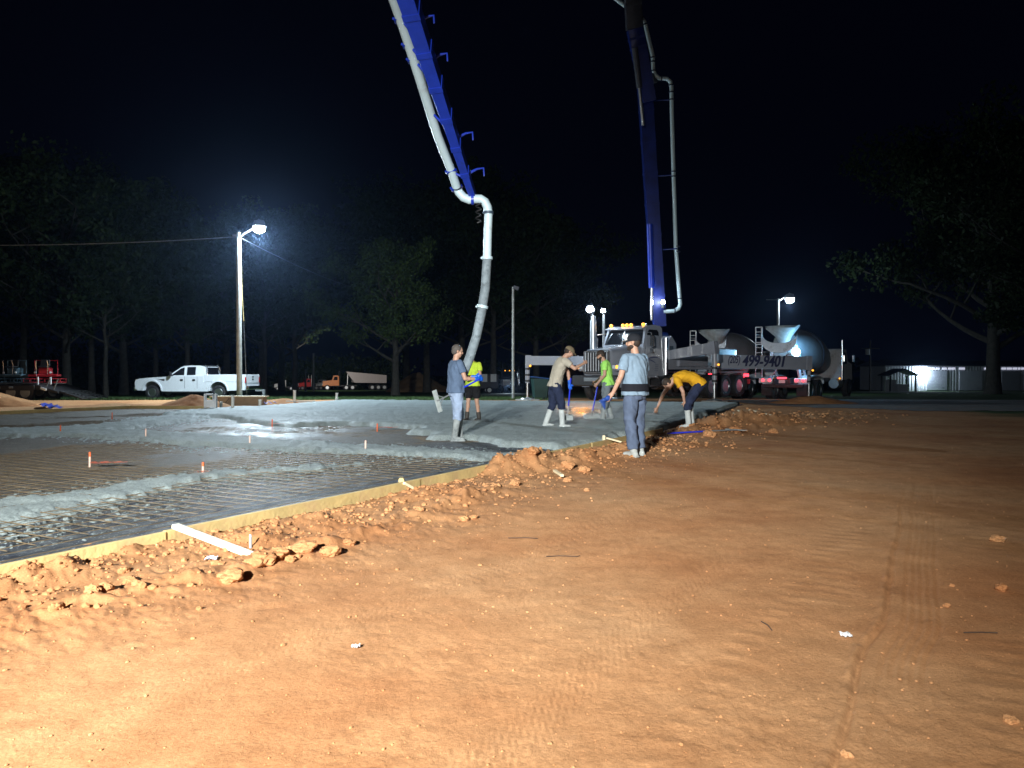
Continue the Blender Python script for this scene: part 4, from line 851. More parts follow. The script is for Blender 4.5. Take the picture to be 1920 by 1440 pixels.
mb.box((-.15, 0, 2.12), (.06, 1.36, .06), .02); mb.box((-.15, 0, 1.20), (.06, 1.36, .06), .02); mb.build('grille_frame', chrome, g)
mb = MB(); mb.box((-.08, 0, .86), (.26, 2.36, .46), .05); bp_ = mb.build('front_bumper', chas, pump); MB().box((.06, 0, .92), (.02, 1.0, .16), .005).build('bumper_plate', steel, bp_)
# cab
cabp = [(-2.02, 1.0), (-2.02, 2.38), (-2.30, 3.10), (-2.44, 3.24), (-2.9, 3.30), (-3.42, 3.27), (-3.56, 3.15), (-3.60, 1.0)]
n = len(cabp); L_ = [V((x, -1.10+.10*max(0, (z-2.2)/1.1), z)) for x, z in cabp]; R_ = [V((p.x, -p.y, p.z)) for p in L_]
cab = MB().add(L_+R_, [tuple(range(n)), tuple(range(2*n-1, n-1, -1))]+[(i, i+n, (i+1) % n+n, (i+1) % n) for i in range(n)]).build('cab', wp, pump, ang=25)
def cy(z, off=0): return 1.10-.10*max(0, (z-2.2)/1.1)+off
ws = [V((-2.035, y, 2.44)) for y in (-.98, .98)]+[V((-2.285, y, 3.06)) for y in (.90, -.90)]; MB().loft([[p+V((.016, 0, .008)) for p in ws], [p-V((.03, 0, .01)) for p in ws]]).build('windscreen', glass, cab)
MB().box((-2.10, 0, 2.75), (.05, .05, .66), .01, Matrix.Rotation(-.37, 3, 'Y')).build('windscreen_divider', wp, cab)
MB().box((-2.22, 0, 3.17), (.34, 2.0, .035), .01, Matrix.Rotation(.35, 3, 'Y')).build('sun_visor', wp, cab)
for s_ in (-1, 1):
    q = [(-2.20, 2.22), (-2.26, 2.42), (-2.42, 2.98), (-2.55, 3.08), (-3.15, 3.08), (-3.25, 2.98), (-3.25, 2.22)]
    d = MB().box((-2.74, s_*1.102, 1.95), (1.12, .03, 1.75), .012).build('door', wp, cab)
    MB().loft([[V((a, s_*cy(b, .012), b)) for a, b in q], [V((a, s_*cy(b, -.04), b)) for a, b in q]]).build('door_window', glass, d)
    MB().box((-3.12, s_*1.13, 1.95), (.18, .03, .06), .01).build('door_handle', chrome, d)
    sw = MB()
    for k, (w_, zz, th) in enumerate(((.95, 1.78, .05), (.7, 1.66, .035))):
        pts = [(-2.24-w_*i/10, s_*1.121, zz+.10*math.sin(i/10*2.6+k)) for i in range(11)]
        for i in range(10): a, b = V(pts[i]), V(pts[i+1]); f_ = math.sin((i+.5)/10*PI); sw.bar(a, b, .006, th*(.3+.9*f_))
    sw.build('door_swoosh', mat('navy_decal', (.02, .03, .12), .4), d)
    for k in range(4): MB().box((-2.98, s_*1.121, 1.55-k*.085), (.30-.03*(k % 2), .006, .03)).build('door_lettering', mat('grey_decal', (.18, .2, .26), .5), d)
    m_ = MB(); m_.box((-2.05, s_*1.52, 2.55), (.12, .24, .50), .04); m_.box((-2.05, s_*1.50, 2.15), (.12, .22, .2), .04); m_.path([(-2.3, s_*1.08, 2.95), (-2.05, s_*1.48, 2.9), (-2.05, s_*1.48, 2.1), (-2.2, s_*1.08, 1.95)], .018, 6); m_.build('wing_mirror', chrome, cab)
    MB().box((-2.08, s_*1.0, 2.1), (.05, .10, .12), .02).build('side_marker', lens_a, cab)
    st = MB(); st.box((-2.75, s_*1.16, .62), (.9, .24, .05), .01); st.box((-2.75, s_*1.12, .98), (.8, .16, .05), .01); st.box((-2.4, s_*1.1, .8), (.04, .1, .4)); st.box((-3.1, s_*1.1, .8), (.04, .1, .4)); st.build('step', steel, pump)
    MB().path([(-3.0-.0, s_*.98, .78), (-3.8, s_*.98, .78)], .31, 24).build('fuel_tank', mat('polished_tank', (.12, .12, .13), .25, .8), pump)
    MB().path([(-3.72, s_*1.12, 1.1), (-3.72, s_*1.12, 2.75)], .10, 16).build('air_intake_stack', chrome, pump)
for y in (-.86, -.22, 0, .22, .86):
    a = MB().box((-2.44, y, 3.30), (.20, .14, .07), .02).build('marker_light', chrome, cab); MB().sph((-2.34, y, 3.30), (.07, .085, .07), nu=10, nv=6).build('lit_lens', lens_a, a)
# chrome stack and mast lights on the off side
st = MB(); st.path([(-1.75, -1.42, 1.2), (-1.75, -1.42, 3.55)], .15, 18); st.path([(-1.75, -1.42, 3.55), (-1.75, -1.42, 3.75)], .11, 18); st.build('exhaust_stack', steel, pump)
WL = P(1108, 583, 34.5); q = LW(WL); MB().path([(-1.75, -1.42, 3.72), q-V((0, 0, .1))], .04, 8).build('lamp_post', galv, pump); o = MB().box(q-V((0, 0, .06)), (.22, .3, .10), .03).build('work_light', blackp, pump); MB().sph(q+V((.06, 0, .07)), (.15, .18, .15)).build('lit_lens', lens_w, o)
WL2 = P(1132, 585, 35.5); q2 = LW(WL2); MB().path([(q2.x, q2.y, 2.2), q2-V((0, 0, .1))], .06, 8).build('lamp_post', galv, pump); o = MB().box(q2-V((0, 0, .05)), (.16, .2, .08), .02).build('work_light', blackp, pump); MB().sph(q2+V((.05, 0, .06)), (.10, .12, .10)).build('lit_lens', lens_w, o)
lamp('work_lamp', 'POINT', WL+V((-.25, -.5, .1)), 220, COOL, .1); lamp('work_lamp', 'POINT', WL2+V((0, -.55, .35)), 120, COOL, .1)
# deck, boxes, pipework
mb = MB(); mb.box((-7.6, 0, 1.40), (7.6, 2.2, .12), .02); mb.build('deck', wp, pump)
mb = MB(); mb.box((-6.1, 1.0, 1.72), (2.6, .26, .5), .04); mb.box((-6.1, -1.0, 1.72), (2.6, .26, .5), .04); mb.build('side_panel', wp, pump)
MB().box((-9.3, .9, 1.95), (1.8, .45, .9), .06).build('water_tank', offwhite, pump); MB().box((-9.3, -.9, 1.95), (1.8, .45, .9), .06).build('oil_tank', offwhite, pump)
for s_ in (-1, 1):
    MB().box((-9.0, s_*1.08, 1.22), (4.3, .34, .05), .015).build('rear_fender', mat('bright_fender', (.55, .58, .62), .3, .6), pump)
    MB().box((-5.0, s_*.98, .82), (1.4, .42, .5), .05).build('tool_box', chas, pump)
    MB().box((-11.15, s_*.95, .62), (.03, .5, .62), .01).build('mud_flap', black, pump)
mb = MB(); mb.prism([(-4.6, 1.46), (-4.6, 2.5), (-4.2, 2.85), (-3.8, 2.5), (-3.8, 1.46)], .55, 1.10); mb.build('control_cabinet', wp, pump); MB().box((-4.2, 1.105, 2.2), (.3, .02, .4), .01).build('control_panel', blackp, pump)
for k, (x, y, z) in enumerate(((-5.2, .5, 1.9), (-6.6, .4, 1.75), (-7.4, .5, 1.8))): MB().path([(x, y, 1.46), (x, y, z), (x-.5, y, z+.1), (x-1.0, y, 1.5)], .07, 10).build('hydraulic_pipe', steel, pump)
MB().path([(-4.9, .2, 1.75), (-11.0, .2, 1.55)], .085, 12).build('delivery_pipe', pipew, pump)
# rear hopper and lights
h = MB().lathe([(.45, 0), (.95, .75), (1.0, .78), (1.0, .82), (.92, .80), (.42, .05)], Matrix.Translation((-11.9, 0, .75))@Matrix.Scale(.8, 4, (1, 0, 0)), 28).build('hopper', wp, pump)
mb = MB()
for k in range(7): mb.box((-11.9, -.8+k*.26, 1.53), (1.2, .03, .03))
mb.build('hopper_grate', chas, h)
for s_ in (-1, 1):
    MB().box((-11.4, s_*1.02, 1.06), (.08, .28, .16), .02).build('tail_light', lens_r, pump)
MB().box((-12.45, 0, .72), (.06, 1.4, .26), .02).build('rear_bumper', mat('red_white_bumper', (.5, .04, .05), .4), pump)
MB().box((-12.49, .1, .98), (.02, .5, .22), .005).build('rear_light_bar', lens_r, pump); MB().box((-12.50, .1, .72), (.02, .32, .17), .005).build('number_plate', white, pump)
for x in (-1.35, -7.6, -8.98, -10.36):
    for s_ in (-1, 1): wheel('wheel', .54, .32 if x == -1.35 else .5, pump, (x, s_*(1.02 if x == -1.35 else .97), .54))
# outriggers: beam + leg + foot
stripe = mat('black_hazard_paint', (.02, .02, .02), .5)
def outrigger(w0, w1, h0, h1_, th, foot_z, lr=.085, mid=True):
    a, b = LW(w0), LW(w1); mb = MB(); mb.bar(a, b, th, h0, h2=h1_); o = mb.build('outrigger_beam', wp, pump)
    d = (b-a).normalized(); mb = MB(); mb.bar(b-d*.16, b+d*.10, th+.06, h1_+.06); mb.build('beam_collar', wp, o)
    if mid: mb = MB(); mb.bar(a.lerp(b, .5)-d*.04, a.lerp(b, .5)+d*.04, th+.05, h0+.05); mb.build('beam_collar', wp, o)
    
    bot = V((b.x, b.y, foot_z-TF.z)); mb = MB(); mb.path([b+V((0, 0, h1_/2)), V((b.x, b.y, bot.z+.75))], lr*1.25, 14); lg = mb.build('outrigger_leg', wp, pump)
    MB().path([V((b.x, b.y, bot.z+.8)), V((b.x, b.y, bot.z+.08))], lr*.8, 14).build('jack_rod', chrome, lg)
    mb = MB()
    for k in range(3): z = bot.z+.85+k*.28; MB().path([(b.x-.006, b.y, z-.05), (b.x+.006, b.y, z+.05)], lr*1.29, 16).build('hazard_stripe', stripe, lg)
    MB().lathe([(.05, .1), (.1, .07), (.32, .05), (.34, .0)], Matrix.Translation(bot), 20).build('foot_plate', steel, lg); MB().box(bot-V((0, 0, .03)), (.8, .8, .07), .01).build('ground_pad', polew, lg)
    MB().sph((b.x+.03, b.y+.2, bot.z+1.55 if lr > .08 else bot.z+1.4), .05, nu=8, nv=6).build('marker_light', lens_a, lg)
    return o
outrigger((5.4, 36.2, 1.80), P(989, 676, 36.0), .42, .42, .30, h1(.7, 36)+.06)
outrigger((7.05, 34.8, 2.04), P(1340, 652, 33.2), .40, .48, .30, h1(8.7, 33.2)+.06)
ro = outrigger((10.1, 37.9, 1.80), P(1517, 681, 38.0), .68, .64, .26, h1(14.6, 38)+.06, lr=.07, mid=False)
outrigger((8.6, 39.6, 1.80), (6.0, 44.5, 1.75), .5, .5, .26, h1(6, 44)+.06)
def text(s, size, shear, bold, M, m, parent, name):
    c = bpy.data.curves.new(name, 'FONT'); c.body = s; c.size = size; c.shear = shear; c.offset = bold; c.extrude = .004; c.space_character = 1.0; o = bpy.data.objects.new(name, c); C.objects.link(o)
    bpy.context.view_layer.update(); me = bpy.data.meshes.new_from_object(o.evaluated_get(bpy.context.evaluated_depsgraph_get())); bpy.data.objects.remove(o); me.transform(M)
    me.materials.clear(); me.materials.append(m); o = bpy.data.objects.new(name, me); C.objects.link(o); o.parent = parent; return o
a_, b_ = V((10.1, 37.9, 1.80)), P(1517, 681, 38.0); d_ = (b_-a_).normalized(); up_ = V((0, 0, 1)); nrm = d_.cross(up_).normalized(); up_ = nrm.cross(d_)*1.0
def face_M(px, py, sx=1.0):
    t = (P(px, py, 37.8)-a_).dot(d_); org = a_+d_*t+nrm*.142; org.z = P(px, py, 37.8).z
    R = Matrix((d_, up_, nrm)).transposed().to_4x4(); return PI_@Matrix.Translation(org)@R@Matrix.Diagonal((sx, 1, 1, 1))
navy = mat('navy_lettering', (.012, .016, .06), .5)
if nrm.y > 0: nrm = -nrm
text('(205)', .50, .22, .008, face_M(1364, 680.5, .56), navy, ro, 'phone_prefix'); pn = text('499-9401', .76, .22, .008, face_M(1391, 686, .73), navy, ro, 'phone_number'); bm = bmesh.new(); bm.from_mesh(pn.data)
for dx in (.026, -.026):
    c2 = pn.data.copy(); c2.transform(face_M(1391, 686, .73)@Matrix.Translation((dx, .010*dx/.026, .0015 if dx > 0 else .003))@face_M(1391, 686, .73).inverted()); bm.from_mesh(c2)
bm.to_mesh(pn.data); bm.free()
# boom
mb = MB(); tb = LW((6.75, 35.45, 0)); mb.lathe([(.62, 1.4), (.62, 1.75), (.5, 1.8), (.42, 2.3), (.38, 2.6)], Matrix.Translation((tb.x, tb.y, 0)), 28); mb.box((tb.x, tb.y, 2.7), (.7, .62, .7), .08); mb.build('turret', bluedk, pump)
def bsec(w0, w1, w_a, w_b, d_a, d_b, m, name='boom_section', side=(1, 0, 0)):
    a, b = V(w0), V(w1); d = (b-a).normalized(); s_ = V(side); s_ = (s_-d*s_.dot(d)).normalized(); u = d.cross(s_); rings = []
    for k in range(7):
        t = k/6; c = a.lerp(b, t); w = w_a+(w_b-w_a)*t; dp = d_a+(d_b-d_a)*t; e = .03
        rings.append([LW(c+s_*x*w/2+u*y*dp/2) for x, y in ((-1+e, -1), (1-e, -1), (1, -1+e), (1, 1-e), (1-e, 1), (-1+e, 1), (-1, 1-e), (-1, -1+e))])
    o = MB().loft(rings).build(name, m, pump)
    for k in range(1, 8):
        mb = MB(); t = k/8; c = a.lerp(b, t); w = w_a+(w_b-w_a)*t; dp = d_a+(d_b-d_a)*t; mb.add([LW(c+s_*x*(w/2+.012)+u*y*(dp/2+.012)+d*z*.05) for x in (-1, 1) for y in (-1, 1) for z in (-1, 1)], [(0, 1, 3, 2), (4, 6, 7, 5), (0, 4, 5, 1), (2, 3, 7, 6), (0, 2, 6, 4), (1, 5, 7, 3)])
        mb.build('stiffener_band', m, o)
    return o
base = P(1237, 612, 35.3); k1 = P(1208, 148, 34.6); s1 = bsec(base, k1, .54, .62, .42, .46, bluedk)
lw0 = P(1228, 440, 34.85); MB().path([LW(P(1222, 600, 34.9)), LW(P(1222, 540, 34.8))], .075, 12).build('cylinder_rod', chrome, pump); MB().path([LW(P(1222, 540, 34.8)), LW(P(1218, 420, 34.5))], .14, 14).build('lift_cylinder', bluep, pump)
k2a = P(1223, 250, 33.9); k2b = P(1164, -330, 31.5); bsec(P(1217, 190, 33.9), P(1190, 55, 33.2), .58, .66, .42, .46, bluedk); bsec(P(1190, 55, 33.2), k2b, .70, .5, .46, .4, greydk)
MB().path([LW(P(1206, 235, 33.6)), LW(P(1199, 165, 33.4))], .07, 10).build('cylinder_rod', steel, pump); MB().path([LW(P(1199, 165, 33.4)), LW(P(1190, 90, 33.0))], .13, 12).build('fold_cylinder', greydk, pump)
mb = MB(); kk = [LW(P(1214, y, 34.3)) for y in (150,)][0]; mb.path([kk+V((0, -.45, 0)), kk+V((0, .45, 0))], .22, 18); mb.build('boom_joint', greydk, pump)
k4 = P(716, -150, 9.9); bsec(k2b, (2.5, 20.5, 25.5), .5, .42, .5, .42, greydk); bsec((2.5, 20.5, 25.5), k4, .42, .36, .42, .36, bluedk)
pin = LW(k4); MB().path([pin+V((0, -.3, 0)), pin+V((0, .3, 0))], .16, 14).build('boom_joint', bluedk, pump)
tip = P(887, 368, 14.5); arm = bsec(k4, tip, .27, .115, .34, .16, bluep)
def armpt(t, px_off=0): c = k4.lerp(tip, t); return c
hk = []
for (px, py, L_) in ((788, 35, .20), (812, 106, .22), (858, 254, .26), (879, 321, .27)):
    t = (py+150)/(368+150); Y = 9.9+(14.5-9.9)*t; p = P(px-8, py+8, Y); q1 = P(px+L_*F/Y*.55, py-4, Y); q2 = P(px+L_*F/Y, py-6, Y); q3 = P(px+L_*F/Y+1, py+9, Y)
    MB().path([LW(p), LW(q1), LW(q2), LW(q3)], [.035, .020, .018, .014], 8).build('pipe_hook', bluep, arm)
cl = MB()
pp = [(739-26, -75), (739, 0), (758, 55), (789, 153), (819, 250), (847, 322), (856, 350)]
def depth(y): return 9.9+(14.5-9.9)*(y+150)/518
wpts = [P(x, y, depth(y)-.02) for x, y in pp]; MB().path([LW(p) for p in [P(690, -150, 9.85)]+wpts], .079, 18).build('boom_pipe', pipew, pump)
el = [(856, 350), (861, 361), (869, 370), (880, 374.5), (891, 373), (901, 373), (909, 378), (914, 388), (916, 400)]
MB().path([LW(P(x, y, 14.45)) for x, y in el], .082, 18).build('pipe_elbow', pipew, pump)
def clamp(px, py, D, dx, dy, m=bluep, r=.10, nm='pipe_clamp'):
    c = P(px, py, D); d = (P(px+dx, py+dy, D)-c).normalized()*.025; o = MB(); o.path([LW(c-d), LW(c+d)], r, 18); o.sph(LW(c+V((-r*1.0, -.02, 0))), .022, nu=8, nv=6); return o.build(nm, m, pump)
def on_pipe(y): return (float(np.interp(y, [p_[1] for p_ in pp], [p_[0] for p_ in pp])), float(np.interp(y, [p_[1] for p_ in pp], [depth(p_[1])-.02 for p_ in pp])))
for y in (36, 84, 112, 322): x, dd_ = on_pipe(y); clamp(x, y, dd_, .33, 1, r=.105)
clamp(857, 353, 14.45, .5, 1, r=.115); clamp(886, 374, 14.45, 1, 0, r=.10); clamp(916, 399, 14.45, 0, 1, mat('dark_band', (.05, .08, .12), .5), r=.095)
for y in (36, 84, 112, 322, 208):
    x, dd_ = on_pipe(y); a = P(x, y, dd_); t = min(.97, (y+150)/518); b = k4.lerp(tip, t); MB().path([LW(a), LW(b)], .022, 8).build('pipe_bracket', bluep, arm)
hose = [(916, 400), (914.5, 440), (913.5, 484), (910, 540), (903, 585), (893, 632), (881, 670), (869, 700), (868, 704)]
hz = [14.45, 14.47, 14.5, 14.55, 14.6, 14.7, 14.8, 14.85, 14.85]
MB().path([LW(P(x, y, z)) for (x, y), z in zip(hose[:3], hz[:3])], .078, 18).build('upper_hose', pipew, pump)
hs = [P(x, y, z) for (x, y), z in zip(hose[2:], hz[2:])]; MB().path([LW(p) for p in hs], [.083, .086, .088, .088, .090, .090, .085], 18).build('end_hose', hosem, pump)
clamp(913.5, 484, 14.5, 0, 1, pipew, .105); clamp(904.5, 575, 14.6, -.2, 1, pipew, .11)
mb = MB(); mb.path([LW(P(897+5*math.sin(k*.9), 378+k*1.6, 14.4+.06*math.cos(k*.9))) for k in range(26)], .012, 6); mb.build('coiled_cable', blackp, pump)
sp = [(1130, -22), (1160, 2), (1203, 34), (1209, 42), (1211, 50), (1224, 106), (1225, 130), (1228, 140), (1236, 147), (1250, 147.5), (1257, 153), (1259, 165), (1260, 220), (1263, 326), (1267, 465), (1274, 555), (1275.5, 570), (1272, 579), (1264, 583), (1244, 584.5)]
MB().path([LW(P(x, y, 33.6+1.5*min(1, max(0, y/580)))) for x, y in sp], .088, 16).build('boom_pipe', pipew, pump)
for x, y, dx, dy in ((1204, 35, 1, .6), (1210, 46, .3, 1), (1224.5, 108, .1, 1), (1225, 116, 0, 1), (1225.5, 133, 0, 1), (1240, 147, 1, 0), (1258.5, 160, 0, 1), (1259, 173, 0, 1), (1259.5, 187, 0, 1), (1263, 322, 0, 1), (1263.5, 331, 0, 1), (1270.5, 462, 0, 1), (1271, 472, 0, 1), (1274.5, 560, 0, 1), (1265, 583, 1, 0)):
    clamp(x, y, 33.6+1.5*min(1, max(0, y/580)), dx, dy, mat('dark_clamp', (.03, .045, .09), .5), .115)
for y, x0_, x1_ in ((187, 1225, 1259), (328, 1232, 1263), (466, 1243, 1270)): MB().path([LW(P(x0_, y+2, 34.7)), LW(P(x1_, y, 34.5))], .03, 6).build('pipe_bracket', bluedk, pump)
TL = P(1243, 567, 34.6); o = MB().box(LW(TL)+V((0, 0, -.12)), (.14, .14, .3), .03).build('work_light', greydk, pump); MB().sph(LW(TL), (.09, .09, .12), nu=10, nv=8).build('lit_lens', lens_w, o)
lamp('work_lamp', 'POINT', TL+V((-.1, -.35, .0)), 22, COOL, .08)
# ---------------------------------------------------------------- mixer trucks
def mixer(loc, rz, label, lights=True):
    t = thing('mixer_truck', label, 'mixer truck', loc, rz, 'concrete mixers backed up to the pump')
    drum = mat('mixer_drum_paint', (.20, .22, .24), .45, var=.15, vs=2, dirt=(.18, .18, .17), dirt_amt=.25); body = mat('mixer_white', (.55, .57, .60), .35, var=.08, dirt=(.25, .24, .22), dirt_amt=.2)
    mb = MB(); mb.box((4.3, .4, 1.0), (8.6, .1, .28)); mb.box((4.3, -.4, 1.0), (8.6, .1, .28)); mb.box((2.6, 0, .9), (3.4, .7, .2)); mb.build('chassis', chas, t)
    ax = V((6.2, 0, 2.15))-V((.5, 0, 3.05)); L_ = ax.length; R = ax.to_track_quat('Z', 'Y').to_matrix().to_4x4(); Mx = Matrix.Translation((.5, 0, 3.05))@R
    d = MB().lathe([(.46, 0), (.62, .02), (.66, .25), (.90, 1.0), (1.10, 1.9), (1.16, 2.5), (1.16, 3.1), (1.08, 4.0), (.92, 4.9), (.70, L_), (.3, L_+.05)], Mx, 40).build('drum', drum, t)
    mb = MB()
    for sgn in (0, PI):
        pts = []
        for k in range(40): zz = .3+k*.13; r = np.interp(zz, [0, .25, 1, 1.9, 2.5, 3.1, 4, 4.9, L_], [.62, .66, .90, 1.1, 1.16, 1.16, 1.08, .92, .7])+.01; a = sgn+zz*1.1; pts.append(Mx@V((r*math.cos(a), r*math.sin(a), zz)))
        mb.path(pts, .03, 5)
    mb.build('drum_band', greydk, d)
    # charge hopper: wide open funnel with flared back
    rings = []
    for z, a, b, x0_ in ((3.95, .92, .62, .15), (3.9, .90, .60, .15), (3.35, .42, .34, .35), (3.0, .24, .22, .45)): rings.append([V((x0_+b*math.cos(2*PI*k/24), a*math.sin(2*PI*k/24), z+(.0 if z < 3.8 else -.12*(math.cos(2*PI*k/24) < -.3)))) for k in range(24)])
    inner = [[V((x0_+(b-.03)*math.cos(2*PI*k/24), (a-.03)*math.sin(2*PI*k/24), z)) for k in range(24)] for z, a, b, x0_ in ((3.0, .24, .22, .45), (3.35, .42, .34, .35), (3.93, .90, .60, .15))]
    MB().loft(rings+inner, cap=False).build('charge_hopper', mat('cement_grey_steel', (.40, .44, .44), .6, .2, var=.2, vs=5), t)
    mb = MB(); rr = []
    for k in range(13): a = PI*k/12; rr.append([V((-.38, .95*math.cos(a), 3.25-.75*math.sin(a)**.8)), V((-.30, .95*math.cos(a), 3.55-.55*math.sin(a)**.8)), V((-.24, .93*math.cos(a), 3.55-.55*math.sin(a)**.8)), V((-.30, .93*math.cos(a), 3.22-.75*math.sin(a)**.8))])
    mb.loft(rr); mb.build('discharge_collar', body, t)
    MB().loft([[V((.1, y, 2.6+.0*y)) for y in (-.35, .35)]+[V((.1, y, 2.45)) for y in (.25, -.25)], [V((-.9, y, 1.9)) for y in (-.28, .28)]+[V((-.9, y, 1.75)) for y in (.2, -.2)], [V((-1.7, y, 1.45)) for y in (-.25, .25)]+[V((-1.7, y, 1.3)) for y in (.18, -.18)]]).build('discharge_chute', body, t)
    mb = MB()
    for y in (-.8, .8): mb.bar((.6, y, 1.1), (.35, y*.8, 2.9), .14, .14); mb.bar((1.6, y, 1.1), (.5, y*.85, 2.7), .10, .10)
    mb.bar((.4, -.7, 2.8), (.4, .7, 2.8), .12, .16, up=(1, 0, 0)); mb.build('rear_pedestal', body, t); mb = MB()
    for x, y in ((-.1, 1.0), (-.1, 1.35)):
        mb.path([(x, y, 1.2), (x, y, 3.9)], .025, 6)
    for k in range(9): mb.path([(-.1, 1.0, 1.4+k*.28), (-.1, 1.35, 1.4+k*.28)], .018, 6)
    mb.path([(-.1, 1.35, 3.9), (.7, 1.35, 3.9), (.7, 1.35, 3.0)], .025, 6); mb.path([(-.1, 1.35, 3.5), (.7, 1.35, 3.5)], .02, 6); mb.path([(-.1, 1.0, 3.9), (-.1, 1.35, 3.9)], .025, 6); mb.box((.3, 1.18, 2.98), (.8, .4, .04)); mb.build('ladder', white, t)
    for s_ in (-1, 1):
        r_ = []
        for k in range(13): a = PI*k/12; r_.append([V((1.9-1.35*math.cos(a), s_*.72, .9+.42*math.sin(a)**.6)), V((1.9-1.35*math.cos(a), s_*1.22, .9+.40*math.sin(a)**.6)), V((1.9-1.35*math.cos(a), s_*1.22, .84+.40*math.sin(a)**.6)), V((1.9-1.35*math.cos(a), s_*.72, .84+.42*math.sin(a)**.6))])
        MB().loft(r_).build('rear_fender', body, t); MB().box((.3, s_*.95, 1.02), (.06, .75, .26), .03).build('tail_panel', white, t)
        for yy in (.72, 1.08): MB().sph((.25, s_*yy, 1.04), (.04, .08, .08), nu=10, nv=8).build('tail_light', lens_r if lights else mat('red_lens', (.4, .01, .01), .2), t)
        MB().box((.42, s_*.95, .5), (.03, .55, .6), .01).build('mud_flap', black, t)
    MB().box((.2, 0, .74), (.12, 2.2, .2), .03).build('rear_bumper', chas, t); MB().box((.12, .0, .98), (.02, .34, .18), .005).build('number_plate', white, t)
    if lights: MB().box((.12, 0, 1.16), (.03, .5, .09), .01).build('centre_tail_light', lens_r, t)
    c = MB(); pr = [(7.0, 1.0), (7.0, 2.75), (7.15, 2.85), (8.0, 2.82), (8.35, 2.1), (9.2, 1.95), (9.3, 1.0)]; c.prism(pr, -1.05, 1.05); cb = c.build('cab', body, t)
    for s_ in (-1, 1):
        MB().prism([(7.3, 1.95), (7.35, 2.65), (7.9, 2.65), (8.15, 1.98)], s_*1.04, s_*1.056).build('side_window', glass, cb); MB().box((8.5, s_*1.35, 2.3), (.1, .2, .45), .04).build('wing_mirror', chrome, cb)
        MB().path([(6.85, s_*1.15, 1.0), (6.85, s_*1.15, 3.35)], .075, 12).build('exhaust_stack', chrome, t); MB().path([(5.9, s_*.95, .8), (6.8, s_*.95, .8)], .28, 18).build('fuel_tank', galv, t)
    MB().sph((6.2, -1.2, 1.1), .05, nu=8, nv=6).build('marker_light', lens_a, t); MB().box((8.18, 0, 2.48), (.02, 1.8, .6), .0, Matrix.Rotation(-.4, 3, 'Y')).build('windscreen', glass, cb)
    for x in (1.25, 2.6, 8.3):
        for s_ in (-1, 1): wheel('wheel', .53, .5 if x < 5 else .34, t, (x, s_*(.95 if x < 5 else 1.0), .53))
    return t
mixer((11.4, 43.9, base_z(44)), math.radians(51), 'left concrete mixer truck half hidden behind the outrigger with the phone number', False)
mx_ = mixer((14.3, 41.1, base_z(42)), math.radians(51), 'right concrete mixer truck with lit tail lights and a blue white work light')
SB = P(1493, 660, 41.0); q = M_of(mx_).inverted()@SB; o = MB().box(q+V((.07, 0, 0)), (.12, .3, .3), .04).build('work_light', blackp, mx_); MB().sph(q-V((.06, 0, 0)), (.10, .22, .22)).build('lit_lens', lens_b, o); MB().path([q+V((.1, 0, 0)), V((.6, q.y*.8, 1.6))], .03, 6).build('lamp_bracket', galv, mx_)
lamp('strobe', 'POINT', SB+V((.35, -.6, .0)), 170, (.25, .62, 1.0), .12)
lamp('tail_glow', 'POINT', P(1462, 712, 40.4), 7, (1, .08, .12), .08); lamp('tail_glow', 'POINT', P(1500, 710, 40.0), 7, (1, .08, .12), .06)
lamp('turn_glow', 'SPOT', P(1086, 689, 32.3), 150, (1, .36, .03), .12, (1.9, 19, -.5), 60)
# ---------------------------------------------------------------- trailer with two ride-on trowels
def trailer():
    Z = base_z(37)-.02; t = thing('flatbed_trailer', 'black flatbed equipment trailer with a fold down ramp at the left edge', 'trailer', (px_at(62, 37.4), 37.4, Z), -.05)
    # local x to the right (rear of the trailer)
    mb = MB(); mb.box((-2.8, 0, .72), (7.4, 2.4, .10), .01); mb.box((-2.8, -1.18, .62), (7.4, .10, .24), .02); mb.box((-2.8, 1.18, .62), (7.4, .10, .24), .02); mb.build('deck', chas, t)
    mb = MB(); mb.prism([(.9, .78), (2.0, .45), (2.0, .36), (.9, .60)], -1.18, 1.18); mb.build('dovetail', chas, t)
    rp = MB()
    for y in (-1.05, -.45, .45, 1.05): rp.bar((2.0, y, .45), (3.1, y, .10), .06, .06)
    for k in range(6): rp.bar((2.1+k*.19, -1.1, .44-k*.062), (2.1+k*.19, 1.1, .44-k*.062), .05, .05)
    rp.build('ramp', chas, t)
    for x in (1.35, 1.75): MB().bar((x, -1.1, .55), (x+.22, -1.1, 1.05), .03, .05).build('ramp_prop', galv, t)
    for k in range(6): mb = MB(); mb.path([(-3.4+k*.62, -1.24, .64), (-3.22+k*.62, -1.24, .64)], .05, 10); mb.build('stake_pocket', galv, t)
    MB().box((1.35, -1.24, .58), (.32, .05, .12), .02, Matrix.Rotation(.3, 3, 'Y')).build('reflector', white, t)
    for s_ in (-1, 1):
        for x in (-.32, .38): wheel('wheel', .40, .24, t, (x, s_*1.02, .40), galv)
        mb = MB(); mb.box((.03, s_*1.05, .86), (1.7, .30, .03), .01); mb.build('fender', chas, t)
    return Z
TZ = trailer()
